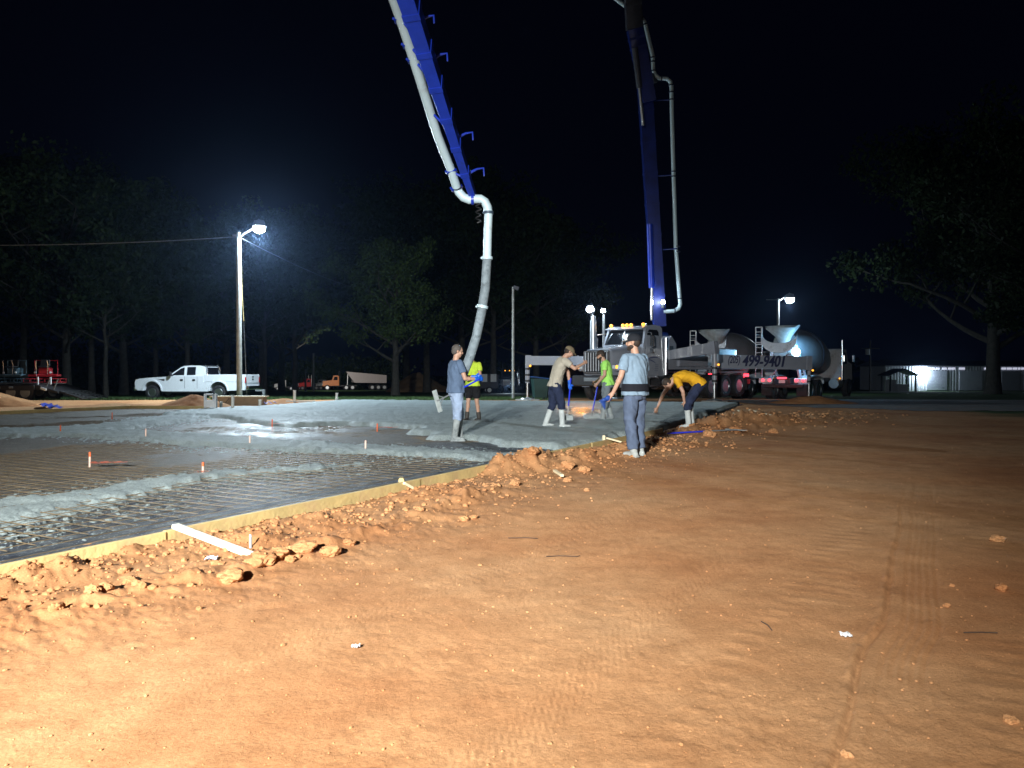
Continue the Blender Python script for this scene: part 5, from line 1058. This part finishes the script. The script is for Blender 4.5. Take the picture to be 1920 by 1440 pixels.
def trowel(x, y, z, rz, m, lb, name='ride_on_trowel'):
    t = thing(name, lb, 'power trowel', (x, y, z), rz, 'ride-on trowels on the trailer')
    for s_ in (-1, 1):
        mb = MB()
        for r_, zz in ((.48, .10), (.48, .26)): mb.path([(s_*.46+r_*math.cos(a), r_*math.sin(a), zz) for a in np.linspace(0, 2*PI, 25)], .018, 6, cap=False)
        for k in range(8): a = k*PI/4; mb.path([(s_*.46+.48*math.cos(a), .48*math.sin(a), .1), (s_*.46+.48*math.cos(a), .48*math.sin(a), .26)], .014, 5)
        mb.build('guard_ring', m, t); mb = MB()
        for k in range(4): a = k*PI/2+.4; mb.box((s_*.46+.24*math.cos(a), .24*math.sin(a), .04), (.40, .14, .02), .004, Matrix.Rotation(a, 3, 'Z'))
        mb.build('blade_rotor', steel, t)
    mb = MB(); mb.box((0, 0, .42), (1.3, .55, .14), .04); mb.box((0, .12, .62), (.55, .42, .34), .06); mb.build('engine_body', m, t)
    mb = MB(); mb.box((0, -.12, .84), (.42, .36, .08), .03); mb.box((0, .08, 1.02), (.42, .08, .34), .03, Matrix.Rotation(-.15, 3, 'X')); mb.build('seat', blackp, t)
    for s_ in (-1, 1): mb = MB(); mb.path([(s_*.24, -.36, .45), (s_*.26, -.34, .95), (s_*.24, -.40, 1.12)], .016, 6); mb.sph((s_*.24, -.40, 1.13), .035, nu=8, nv=6); mb.build('control_lever', chrome, t)
    mb = MB(); mb.path([(-.5, .2, .45), (-.5, .2, 1.15), (.5, .2, 1.15), (.5, .2, .45)], .02, 8); mb.build('lifting_frame', m, t)
    mb = MB(); mb.sph((.33, -.26, .56), (.06, .04, .06), nu=8, nv=6); mb.sph((-.33, -.26, .56), (.06, .04, .06), nu=8, nv=6); mb.build('lamp', lens_dim, t)
redp = mat('machine_red', (.50, .02, .03), .35, coat=.6)
trowel(px_at(84, 37.3), 37.3, TZ+.775, .2, redp, 'red ride-on concrete trowel machine on the trailer bed'); trowel(px_at(26, 37.3), 37.3, TZ+.775, -.15, mat('machine_blue_grey', (.08, .14, .18), .4), 'dark blue grey ride-on trowel machine at the left edge on the trailer')
for s_, lb in ((0, 'white edged wooden post standing on the trailer beside the red machine'), (1, 'second white edged post on the trailer at the right of the red machine')):
    p = (px_at(72+24*s_, 36.4)); tag(MB().box((p, 36.35, TZ+.95), (.07, .05, .36), .01).build('marker_post', white), lb, 'marker post', 'white marker posts on the trailer')
# ---------------------------------------------------------------- far trucks
def semi(x, D, rz, m, lb, trailer_=False, lights=False, name='semi_truck', s=1.0):
    t = thing(name, lb, 'truck', (x, D, base_z(D)), rz); t.scale = (s, s, s)
    c = MB(); c.prism([(-3.2, .9), (-3.2, 2.7), (-3.0, 2.85), (-2.2, 2.85), (-1.9, 1.95), (-.2, 1.75), (-.1, .8)], -1.05, 1.05); cb = c.build('cab', m, t, ang=25)
    for s_ in (-1, 1):
        MB().prism([(-2.95, 1.95), (-2.95, 2.6), (-2.35, 2.6), (-2.15, 1.95)], s_*1.04, s_*1.06).build('side_window', glass, cb); MB().path([(-3.35, s_*1.1, .9), (-3.35, s_*1.1, 3.7), (-3.45, s_*1.1, 3.85)], .085, 10).build('exhaust_stack', chrome, t)
        for x_ in (-1.0, -4.6, -5.8): wheel('wheel', .52, .4, t, (x_, s_*.95, .52))
        MB().box((-.1, s_*.85, 1.15), (.08, .25, .2), .03).build('headlight', lens_b if lights and s_ > 0 else lens_dim, t)
    MB().box((-.06, 0, 1.35), (.06, 1.0, .8), .02).build('grille', chrome, t); MB().box((-2.05, 0, 2.4), (.03, 1.8, .65), 0, Matrix.Rotation(-.3, 3, 'Y')).build('windscreen', glass, cb)
    MB().box((-3.5, 0, .85), (6.4, .9, .25), .02).build('chassis', chas, t)
    if lights:
        for y in (-.6, 0, .6): MB().sph((-2.5, y, 2.9), .08, nu=8, nv=6).build('marker_light', lens_a, t)
    if trailer_:
        tm = mat('dump_body_steel', (.40, .36, .36), .4, .3, var=.1); b = MB(); b.prism([(-4.6, 3.6), (-12.4, 2.9), (-12.4, 1.35), (-6.2, 1.45), (-5.6, 2.2)], -1.15, 1.15); bd = b.build('dump_body', tm, t); mb = MB()
        for k in range(15): x_ = -5.9-k*.45; zt = 3.6-(abs(x_)-4.6)*.0897; MB().box((x_, 1.18, (zt+1.5)/2), (.08, .07, zt-1.5)).build('body_rib', tm, bd); MB().box((x_, -1.18, (zt+1.5)/2), (.08, .07, zt-1.5)).build('body_rib', tm, bd)
        MB().path([(-4.9, 0, 1.0), (-5.0, 0, 3.2)], .14, 12).build('hoist_cylinder', steel, t)
        for x_ in (-9.6, -10.8, -12.0):
            for s_ in (-1, 1): wheel('wheel', .52, .4, t, (x_, s_*.95, .52))
    return t
orange_t = mat('truck_orange', (.70, .20, .02), .4, coat=.5)
semi(px_at(603, 138), 138, PI+.30, orange_t, 'orange semi truck pulling a ribbed steel dump trailer far behind the pad', True, s=.92)
semi(px_at(512, 132), 132, PI+.5, white, 'small white truck parked far left of the orange truck', s=.62, name='white_truck')
semi(px_at(557, 140), 140, PI+.6, mat('truck_red', (.45, .03, .03), .4), 'far red truck with one chrome stack left of the orange truck', s=.72, name='red_truck')
semi(px_at(590, 146), 146, PI+.9, mat('truck_grey', (.3, .32, .34), .4), 'far pale truck tucked against the orange cab', s=.66, name='grey_truck')
vt = semi(px_at(950, 86), 86, -PI/2-.15, mat('truck_dark', (.03, .03, .04), .4), 'dark truck facing us with amber roof lights and one bright headlight behind the slim pole', lights=True, s=.85, name='dark_truck')
lamp('head_light', 'SPOT', P(952, 726, 83), 900, COOL, .1, (0, 30, 0), 60)
x = px_at(915, 80); t = thing('job_trailer', 'dark box trailer with two white panels behind the blue glove', 'trailer', (x, 80, base_z(80)), .2); MB().box((0, 0, 1.25), (2.0, 1.4, 1.5), .05).build('body', mat('truck_dark', (.03, .03, .04), .4), t)
for xx in (-.5, .45): MB().box((xx, -.72, 1.6), (.6, .03, .8), .01).build('white_panel', white, t)
for s_ in (-1, 1): wheel('wheel', .36, .22, t, (0, s_*.78, .36))
x = px_at(1012, 38.2); t = thing('trash_bin', 'dark green wheeled rubbish bin with a blue lid under the outrigger beam', 'bin', (x, 38.2, base_z(38.2)), .2)
MB().loft([[V((a*.30, b*.26, .12)) for a, b in ((-1, -1), (1, -1), (1, 1), (-1, 1))], [V((a*.38, b*.34, 1.05)) for a, b in ((-1, -1), (1, -1), (1, 1), (-1, 1))]]).build('bin_body', mat('bin_green', (.015, .05, .045), .5), t)
MB().box((0, 0, 1.09), (.84, .76, .06), .02, Matrix.Rotation(.12, 3, 'Y')).build('lid', mat('bin_blue', (.02, .07, .22), .45), t)
for s_ in (-1, 1): R = Matrix.Translation((s_*.27, .28, .12))@Matrix.Rotation(PI/2, 4, 'Y'); MB().lathe([(.02, -.03), (.12, -.03), (.12, .03), (.02, .03)], R, 16).build('wheel', black, t)
# ---------------------------------------------------------------- people
skin = mat('skin', (.50, .29, .20), .55, var=.08, vs=12); hair_b = mat('dark_brown_hair', (.035, .022, .015), .7, var=.3, vs=60, bump=.4, bs=120); hair_g = mat('short_greying_hair', (.10, .085, .075), .7, var=.3, vs=60, bump=.4, bs=120)
def remesh(mb, vox, smooth=5, wr=0.0, seed=0, wsc=(9, 9, 4)):
    me = mb.mesh('raw', ang=None); o = bpy.data.objects.new('raw', me); C.objects.link(o)
    m = o.modifiers.new('r', 'REMESH'); m.mode = 'VOXEL'; m.voxel_size = vox; m.use_smooth_shade = True
    if smooth: s_ = o.modifiers.new('s', 'SMOOTH'); s_.iterations = smooth; s_.factor = .5
    bpy.context.view_layer.update(); out = bpy.data.meshes.new_from_object(o.evaluated_get(bpy.context.evaluated_depsgraph_get())); bpy.data.objects.remove(o); bpy.data.meshes.remove(me)
    if wr:
        nrm_ = [v.normal.copy() for v in out.vertices]
        for v, n_ in zip(out.vertices, nrm_):
            c = v.co; q = V((c.x*wsc[0]+seed, c.y*wsc[1], c.z*wsc[2]+c.x*5)); f = 1-abs(noise.noise(q))*2; f2 = noise.noise(q*2.3)
            v.co = c+n_*wr*(f*.9-.3+f2*.5)
    out.polygons.foreach_set('use_smooth', [True]*len(out.polygons)); return out
DEF = dict(pel=(0, 0, .96), wai=(0, 0, 1.10), che=(0, 0, 1.33), nek=(0, 0, 1.515), hd=(0, .015, 1.665),
           sR=(.19, 0, 1.45), sL=(-.19, 0, 1.45), eR=(.25, -.02, 1.16), eL=(-.25, -.02, 1.16), wR=(.26, .07, .91), wL=(-.26, .07, .91),
           hR=(.095, 0, .93), hL=(-.095, 0, .93), kR=(.11, .03, .51), kL=(-.11, .03, .51), aR=(.12, -.01, .09), aL=(-.12, -.01, .09))
def person(label, loc, rz, H, J, shirt, pants, boots, look=(0, 1, 0), headup=(0, 0, 1), sleeve=.62, boot_h=.10, cap=None, hair=None, beard=None, gloves=(None, None), shorts=False, belt=None, curl=.8, fat=1.0, toe=(0, 0), bootm=None, cap_front=None, hand_dir=(None, None), lat=None, group='crew working on the concrete pour'):
    t = thing('person', label, 'person', loc, rz, group); k = H/1.8; j = {a: V(b)*k for a, b in {**DEF, **J}.items()}
    lookv = V(look).normalized(); upv = V(headup); sd = lookv.cross(upv).normalized(); upv = sd.cross(lookv).normalized(); RH = Matrix((sd, lookv, upv)).transposed()
    def hp(x, y, z): return j['hd']+RH@(V((x, y, z))*k)
    def ring(c, lat_, fwd, rx_, ry_, n=20): return [c+lat_*math.cos(2*PI*i/n)*rx_*k+fwd*math.sin(2*PI*i/n)*ry_*k*(1.0) for i in range(n)]
    def torso(mb, prof, cl=0):
        # prof: list of (t along pel->nek, rx, ry)
        spine = [j['pel']-(j['wai']-j['pel'])*.45-V((0, 0, .055*k)), j['pel'], j['wai'], j['che'], (j['sR']+j['sL'])/2*.55+j['nek']*.45, j['nek']]
        latS = (j['sR']-j['sL']).normalized(); latH = (j['hR']-j['hL']).normalized(); ts = [-.25, 0, .25, .65, .9, 1.0]; rings = []
        for tt, rx_, ry_ in prof:
            i = 0
            while i < 4 and tt > ts[i+1]: i += 1
            f = (tt-ts[i])/(ts[i+1]-ts[i]); c = spine[i].lerp(spine[i+1], f); tan = (spine[i+1]-spine[i]).normalized(); la = latH.lerp(latS, max(0, min(1, tt))).normalized(); la = (la-tan*la.dot(tan)).normalized(); fw_ = tan.cross(la)
            rings.append(ring(c, la, fw_, rx_*fat+cl, ry_*fat+cl))
        mb.loft(rings)
    # body: one continuous surface
    b = MB(); torso(b, [(-.2, .12, .09), (0, .15, .105), (.25, .135, .10), (.6, .16, .11), (.85, .15, .09), (.97, .06, .055)])
    b.cap(j['nek']-(j['hd']-j['nek'])*.2, j['hd']-upv*.05*k, .060*k, .056*k)
    b.sph(hp(0, -.005, .035), (.076*k, .098*k, .088*k), RH); b.sph(hp(0, .022, -.035), (.062*k, .074*k, .078*k), RH); b.sph(hp(0, .052, -.082), (.036*k, .034*k, .030*k), RH)
    b.sph(hp(0, .098, -.012), (.012*k, .018*k, .026*k), RH, 10, 8); b.sph(hp(0, .104, -.028), (.017*k, .014*k, .011*k), RH, 10, 8); b.sph(hp(0, .080, .030), (.055*k, .018*k, .012*k), RH, 10, 8); b.sph(hp(0, .086, -.056), (.024*k, .012*k, .010*k), RH, 10, 8)
    for s_ in (-1, 1): b.sph(hp(s_*.078, -.008, -.010), (.010*k, .018*k, .032*k), RH, 10, 8); b.sph(hp(s_*.046, .062, -.030), (.022*k, .022*k, .022*k), RH, 10, 8)
    for s_, sh, el, wr, hi, kn, an in ((1, 'sR', 'eR', 'wR', 'hR', 'kR', 'aR'), (-1, 'sL', 'eL', 'wL', 'hL', 'kL', 'aL')):
        b.cap(j[sh], j[el], .052*k, .041*k); b.cap(j[el], j[wr], .041*k, .027*k); m1 = j[el].lerp(j[wr], .3); b.sph(m1, .042*k)
        if shorts: b.cap(j[hi], j[kn], .08*k, .055*k); b.cap(j[kn], j[an], .052*k, .036*k); b.sph(j[kn].lerp(j[an], .3)+V((0, -.012, 0)), .056*k)
        else: b.cap(j[hi], j[kn], .07*k, .048*k); b.cap(j[kn], j[an], .045*k, .034*k)
        a = j[an]; b.cap(a, a+V((0, .10*k, -.05*k)), .032*k, .025*k)
    hands = []
    for i, (s_, el, wr) in enumerate(((1, 'eR', 'wR'), (-1, 'eL', 'wL'))):
        g_ = gloves[i]; tb = MB() if g_ else b; gr = .003 if g_ else 0
        d = (j[wr]-j[el]).normalized() if not hand_dir[i] else V(hand_dir[i]).normalized(); side_ = V((-s_, 0, 0)); palmn = (side_-d*side_.dot(d)).normalized() if abs(side_.dot(d)) < .9 else V((0, 0, -1)); across = d.cross(palmn).normalized()
        if across.dot(V((0, 1, 0))) < 0 and abs(d.z) > .5: across = -across
        if abs(d.z) <= .5 and across.z < 0: across = -across
        w0 = j[wr]; tb.cap(w0-d*.02*k, w0+d*.03*k, (.028+gr)*k, (.032+gr)*k)
        for q in (-.026, -.009, .009, .026): tb.cap(w0+d*.03*k+across*q*k*.7, w0+d*.085*k+across*q*k, (.017+gr)*k, (.014+gr)*k, 8)
        for q, L_ in ((.030, .070), (.010, .080), (-.010, .074), (-.029, .058)):
            p = w0+d*.088*k+across*q*k; cur = d.copy(); a_c = 0
            for seg, fr in enumerate((.42, .33, .25)):
                a_c += curl*(.45+.25*seg); dd = (d*math.cos(a_c)+palmn*math.sin(a_c)).normalized(); p2 = p+dd*L_*fr*k; tb.cap(p, p2, (.0098-.0008*seg+gr)*k, (.0092-.0008*seg+gr)*k, 8); p = p2
        p = w0+d*.03*k+across*.030*k; p1 = p+(d*.6+across*.65+palmn*.45).normalized()*.040*k; p2 = p1+(d*.8+across*.2+palmn*.6).normalized()*.030*k; tb.cap(p, p1, (.014+gr)*k, (.011+gr)*k, 8); tb.cap(p1, p2, (.011+gr)*k, (.009+gr)*k, 8)
        if g_: tb.cap(w0-d*.05*k, w0, .036*k, .032*k); hands.append((tb, g_))
    body = link_mesh('body', remesh(b, .0085*k, 3), skin, t)
    for tb, g_ in hands: link_mesh('glove', remesh(tb, .006, 2), g_, t)
    for s_ in (-1, 1): MB().sph(hp(s_*.030, .077, .010), (.011*k, .009*k, .006*k), RH, 10, 8).build('eye', mat('eye_white', (.22, .18, .15), .4), t); 
    # shirt
    s = MB(); torso(s, [(-.12, .208, .160), (.0, .196, .150), (.25, .178, .135), (.6, .19, .132), (.80, .188, .118), (.90, .155, .095), (.96, .095, .078), (1.0, .066, .064)])
    for sh, el in (('sR', 'eR'), ('sL', 'eL')): e_ = j[sh].lerp(j[el], sleeve); dd = (j[el]-j[sh]).normalized(); s.path([j[sh]-dd*.02*k, j[sh], j[sh].lerp(e_, .5), e_], [.055*k, .066*k, .070*k, .072*k], 16); s.sph(j[sh]-V((0, 0, .004)), .066*k)
    link_mesh('shirt', remesh(s, .0100*k, 5, .015, rz, (8, 8, 5)), shirt, t)
    # trousers
    p = MB(); torso(p, [(-.24, .150, .118), (-.1, .165, .128), (.06, .155, .118)])
    for s_, hi, kn, an in ((1, 'hR', 'kR', 'aR'), (-1, 'hL', 'kL', 'aL')):
        a = j[an]; up_ = (j[kn]-a).normalized(); end = a+up_*(boot_h-.05)*k if not shorts else j[hi].lerp(j[kn], .80)
        if shorts: p.path([j[hi]+(j[hi]-j[kn])*.05, j[hi].lerp(j[kn], .4), end], [.105*k, .100*k, .098*k], 18)
        else: p.path([j[hi]+(j[hi]-j[kn])*.08, j[hi].lerp(j[kn], .35), j[kn], j[kn].lerp(end, .5), end], [.100*k, .106*k, .086*k, .083*k, .080*k], 18); p.sph(j[kn], .088*k)
    link_mesh('shorts' if shorts else 'trousers', remesh(p, .0105*k, 4, .017, rz+3, (7, 7, 7)), pants, t)
    # boots
    for i, (kn, an) in enumerate((('kR', 'aR'), ('kL', 'aL'))):
        a = j[an]; up_ = (j[kn]-a).normalized(); q = MB(); yaw = toe[i]; f = V((math.sin(yaw), math.cos(yaw), 0)); base_ = V((a.x, a.y, a.z-.09*k))
        top = a+up_*max(boot_h, .06)*k; q.path([a-V((0, 0, .05*k)), a, a.lerp(top, .5), top], [.046*k, .056*k, (.060 if boot_h > .2 else .056)*k, (.068 if boot_h > .2 else .055)*k], 16)
        q.sph(base_+V((0, 0, .045*k))-f*.02*k, (.046*k, .055*k, .045*k)); q.cap(base_+f*.03*k+V((0, 0, .045*k)), base_+f*.155*k+V((0, 0, .036*k)), .047*k, .040*k); q.box(base_+f*.062*k+V((0, 0, .013*k)), (.092*k, .285*k, .026*k), .01, Matrix.Rotation(-yaw, 3, 'Z'))
        link_mesh('boot', remesh(q, .009*k, 3, .003), bootm or boots, t)
    if belt: q = MB(); torso(q, [(.0, .212, .166), (.20, .202, .158)]); link_mesh('belt', remesh(q, .012, 2), belt, t)
    if hair:
        q = MB(); cs = .93 if cap else 1.0; q.sph(hp(0, -.014, .042 if not cap else .030), (.083*k*cs, .100*k*cs, .090*k*cs), RH, 20, 14); q.sph(hp(0, -.045, -.010), (.072*k, .066*k, .070*k), RH, 16, 12)
        link_mesh('hair', remesh(q, .007, 2, .003), hair, t)
    if beard: q = MB(); q.sph(hp(0, .060, -.080), (.050*k, .046*k, .042*k), RH); q.sph(hp(0, .030, -.062), (.073*k, .058*k, .046*k), RH); link_mesh('beard', remesh(q, .007, 2, .003), beard, t)
    if cap:
        q = MB(); n_ = 20; rr = []
        for kk_ in range(7): a = kk_/6*PI/2; rr.append([hp(.094*math.cos(a)*math.cos(2*PI*i/n_), -.010+.114*math.cos(a)*math.sin(2*PI*i/n_), .035+.092*math.sin(a)) for i in range(n_)])
        rr[-1] = [hp(.004*math.cos(2*PI*i/n_), -.010+.004*math.sin(2*PI*i/n_), .128) for i in range(n_)]
        q.loft([[hp(.092*math.cos(2*PI*i/n_), -.010+.112*math.sin(2*PI*i/n_), .015) for i in range(n_)]]+rr); c_ = q.build('cap', cap, t, ang=60)
        q = MB(); o_, i_ = [], []
        for a in np.linspace(-.95, .95, 9): o_.append(hp(.082*math.sin(a)*1.0, .075+.095*math.cos(a), .038-.02*math.cos(a)**2)); 
        for a in np.linspace(.95, -.95, 9): i_.append(hp(.078*math.sin(a), -.010+.100*math.cos(a), .040))
        ringp = o_+i_; q.loft([ringp, [p_+upv*.007*k for p_ in ringp]]); q.build('cap_peak', cap_front or cap, c_)
        if cap_front: q = MB(); pts = [[hp(.097*math.sin(a)*cc, -.010+.117*math.cos(a)*cc, .035+.096*ss) for a in np.linspace(-.8, .8, 9)] for cc, ss in ((1, 0), (.97, .35), (.80, .68), (.55, .85))]; vs_ = [p_ for r_ in pts for p_ in r_]; q.add(vs_, [(r_*9+c2, r_*9+c2+1, (r_+1)*9+c2+1, (r_+1)*9+c2) for r_ in range(3) for c2 in range(8)]); q.build('cap_front', cap_front, c_)
    return t, j
def cloth(name, col, var=.12, dirt=None, da=0): return mat(name, col, .85, var=var, vs=7, bump=.35, bs=160, dirt=dirt, dirt_amt=da, spec=.2)
cem = (.36, .38, .37)
navy_j = cloth('navy_denim', (.022, .030, .065), .25); wboot = cloth('cement_white_rubber', (.52, .56, .55), .2, (.25, .27, .26), .25); gboot = cloth('cement_grey_rubber', (.30, .33, .33), .3, (.06, .07, .08), .25)
blueg = mat('blue_glove_rubber', (.01, .12, .62), .45, var=.15)
blueh = mat('blue_tool_handle', (.02, .04, .60), .35, var=.1)
# 1 man steering the hose end
p = G(855, 821, .06); m1, j1 = person('man in grey blue t-shirt and light jeans steering the hose end with blue gloves', (p.x, p.y, .004), math.radians(-68), 1.84,
    dict(sR=(.185, .02, 1.46), sL=(-.185, .0, 1.46), eR=(.24, .10, 1.17), wR=(.20, .36, 1.16), eL=(-.25, .14, 1.20), wL=(-.12, .42, 1.20), aR=(.13, -.07, .09), kR=(.12, -.0, .51), aL=(-.12, .12, .09), kL=(-.11, .10, .51), hd=(0, .03, 1.68)),
    cloth('slate_blue_tee', (.11, .16, .25)), cloth('light_blue_jeans', (.30, .38, .52), .15, cem, .1), gboot, fat=1.08, boot_h=.36, hair=hair_g, gloves=(blueg, blueg), look=(.12, 1, -.18), curl=1.1, toe=(.2, -.1))
# 2 helper behind the hose
p = G(886, 788, .09); person('man in a lime safety vest and black shorts half hidden behind the hose', (p.x, p.y, .06), math.radians(150), 1.80,
    dict(eR=(.24, .1, 1.18), wR=(.10, .3, 1.14), eL=(-.26, .05, 1.18), wL=(-.15, .3, 1.1), aR=(.14, .05, .09), aL=(-.12, -.12, .09), kL=(-.11, -.03, .51), hd=(.03, .05, 1.67)),
    cloth('lime_vest', (.55, .72, .06)), cloth('black_shorts', (.012, .012, .014)), mat('dark_boot', (.05, .045, .04), .7), boot_h=.16, shorts=True, hair=hair_b, beard=hair_b, look=(.3, 1, -.3))
# 3 tan shirt man, stooping, arm out
p = G(1047, 800, .09); m3, j3 = person('stooping man in a tan t-shirt and cap with one arm stretched toward the truck', (p.x, p.y, .07), math.radians(-80), 1.88,
    dict(pel=(0, -.08, .94), wai=(0, -.04, 1.10), che=(0, .03, 1.33), nek=(0, .12, 1.49), hd=(0, .24, 1.63), sR=(.17, .09, 1.44), sL=(-.19, .06, 1.45), eR=(.27, .29, 1.27), wR=(.14, .52, 1.38), eL=(-.22, .27, 1.19), wL=(-.14, .28, .95),
         hR=(.10, -.08, .92), hL=(-.10, -.08, .92), kR=(.16, .03, .52), aR=(.22, .03, .09), kL=(-.13, -.10, .50), aL=(-.18, -.24, .09)),
    cloth('tan_tee', (.46, .42, .34)), navy_j, wboot, boot_h=.36, cap=cloth('khaki_cap', (.20, .16, .10)), hair=hair_b, look=(0, 1, -.75), headup=(0, .75, 1), gloves=(None, blueg), curl=.6)
# 4 lime shirt man
p = G(1138, 786, .09); m4, j4 = person('bearded man in a bright lime t-shirt looking down at his blue rake', (p.x, p.y, .04), math.radians(75), 1.88,
    dict(pel=(0, -.03, .95), che=(0, .02, 1.33), nek=(0, .07, 1.49), hd=(0, .16, 1.64), sR=(.18, .05, 1.44), sL=(-.18, .03, 1.44), eR=(.26, .10, 1.16), wR=(.16, .30, .98), eL=(-.27, .02, 1.15), wL=(-.16, .22, .93), kR=(.12, .04, .51), aR=(.14, -.1, .09), aL=(-.12, .08, .09)),
    cloth('lime_tee', (.38, .80, .16)), cloth('grey_work_trousers', (.17, .20, .22), .15, cem, .15), gboot, boot_h=.30, cap=hair_b, hair=hair_b, beard=hair_b, look=(0, 1, -.55), headup=(0, .6, 1), curl=1.2)
# 5 pale blue shirt, nearest man
p = G(1188, 858, .03); z5 = h1(p.x, p.y); m5, j5 = person('man in a pale blue t-shirt and black support belt on the clay, back to us', (p.x+.02, p.y, max(0, z5-.02)), math.radians(42), 1.86,
    dict(sR=(.19, .0, 1.45), sL=(-.19, .02, 1.45), eR=(.27, .03, 1.17), wR=(.20, .16, .95), eL=(-.30, .02, 1.18), wL=(-.33, .14, .94), hd=(-.02, .02, 1.68), aR=(.15, .02, .09), kR=(.13, .04, .51), aL=(-.10, -.06, .09), kL=(-.11, .0, .51)),
    cloth('pale_blue_tee', (.23, .32, .41)), cloth('washed_jeans', (.095, .125, .19), .15), mat('pale_work_boot', (.36, .38, .36), .7, var=.2), boot_h=.08, cap=cloth('black_mesh_cap', (.02, .022, .028)), cap_front=cloth('pale_cap_front', (.45, .44, .42)), hair=hair_b, beard=hair_b,
    look=(-.55, 1, -.12), belt=cloth('black_support_belt', (.015, .016, .022)), fat=1.12, sleeve=.70, curl=.5, hand_dir=(None, (-.6, .2, -.6)))
q = MB(); g0 = j5['wL']+V((-.07, .03, -.08)); q.sph(g0, (.07, .035, .045)); q.sph(g0+V((-.07, .01, -.02)), (.05, .025, .03))
for k in range(5): q.cap(g0+V((-.06, .02, -.01)), g0+V((-.16+.03*k, .04, -.04-.03*k)), .018, .012, 8)
o = link_mesh('work_gloves', remesh(q, .008, 2, .004), mat('dark_blue_glove', (.015, .06, .28), .6, var=.3)); o.matrix_world = M_of(m5); tag(o, 'pair of blue work gloves held by the man in pale blue', 'gloves')
# 6 mustard shirt, bending
p = G(1291, 806, .03); m6, j6 = person('man in a mustard t-shirt bent double over the concrete edge in white rubber boots', (p.x, p.y, h1(p.x, p.y)-.03), math.radians(86), 1.84,
    dict(pel=(0, -.22, .98), wai=(0, -.08, 1.10), che=(0, .15, 1.14), nek=(0, .33, 1.06), hd=(0, .46, .97), sR=(.17, .30, 1.06), sL=(-.18, .28, 1.06), eR=(.20, .52, .74), wR=(.12, .66, .44), eL=(-.24, .16, .80), wL=(-.17, .12, .58),
         hR=(.10, -.22, .93), hL=(-.10, -.20, .93), kR=(.13, -.04, .52), aR=(.15, -.10, .09), kL=(-.12, .05, .52), aL=(-.13, .02, .09)),
    cloth('mustard_tee', (.72, .38, .02)), navy_j, wboot, boot_h=.36, hair=hair_b, look=(0, .55, -1), headup=(0, 1, .35), curl=.8, sleeve=.6)
q = M_of(m6)@j6['wR']; tag(MB().box(q+V((-.10, 0, -.14)), (.28, .10, .02), .006).box(q+V((-.04, 0, -.10)), (.12, .03, .035), .01).build('hand_trowel', steel), 'small hand trowel held low by the man in mustard', 'trowel')
# ---------------------------------------------------------------- rakes
def rake(hand, foot, bl_dir, lb, bluefrac=.5, bw=.50, name='concrete_rake', grp=None, h=.11):
    hand, foot = V(hand), V(foot); d = (foot-hand).normalized(); t = thing(name, lb, 'rake', foot, 0, grp); o = -foot
    def L(p): return V(p)-foot
    m_ = hand.lerp(foot, bluefrac); MB().path([L(hand), L(m_)], .017, 10).build('handle_grip', blueh, t); MB().path([L(m_), L(foot)], .0155, 10).build('handle', galv, t)
    bd = V(bl_dir).normalized(); n_ = d.cross(bd).normalized(); u = n_.cross(bd)
    q = MB(); q.bar(L(foot-bd*bw/2), L(foot+bd*bw/2), .012, h, up=d*-1); q.build('blade', mat('cement_caked_blade', (.34, .38, .37), .7, var=.2, vs=9), t)
    q = MB(); q.path([L(foot-d*.18), L(foot-bd*.13)], .008, 6); q.path([L(foot-d*.18), L(foot+bd*.13)], .008, 6); q.build('brace', galv, t)
rake(P(899, 711, 14.55), P(820, 752, 15.1), (-.30, .1, 1), 'concrete rake held under his arm by the hose man, blade in the air', .42, .44)
rake(P(1120, 726, 19.3), P(1109, 781, 18.6), (1, .3, 0), 'blue handled rake standing on the concrete held by the bearded man', .8, .42)
q3 = M_of(m3)@j3['wL']; rake(q3+V((.03, 0, .12)), q3+V((-.05, -.1, -.78)), (1, .2, 0), 'blue handled tool hanging from the hand of the man in tan', .7, .25, 'hand_float')
a = G(1252, 819, .0); b = G(1380, 813, .0); za = max(h1(a.x, a.y), h1(b.x, b.y)); a.z = h1(a.x, a.y)+.05; b.z = h1(b.x, b.y)+.07; rake(a, b, (.55, -.8, .0), 'blue handled concrete rake lying on the clay behind the man in pale blue', .62, .50)
# the amber reflection comes from the turn signal; a light haze catches the lamps

def haze_box():
    m = bpy.data.materials.new('night_haze'); m.use_nodes = True; nt = m.node_tree; nt.nodes.remove(nt.nodes['Principled BSDF']); v = nt.nodes.new('ShaderNodeVolumePrincipled')
    v.inputs['Color'].default_value = (.40, .60, 1, 1); v.inputs['Density'].default_value = .00020; v.inputs['Anisotropy'].default_value = .87; nt.links.new(v.outputs[0], nt.nodes['Material Output'].inputs['Volume'])
    o = MB().box((0, 0, 22), (1300, 1300, 60)).build('haze', m, ang=None); tag(o, kind='stuff')
haze_box()
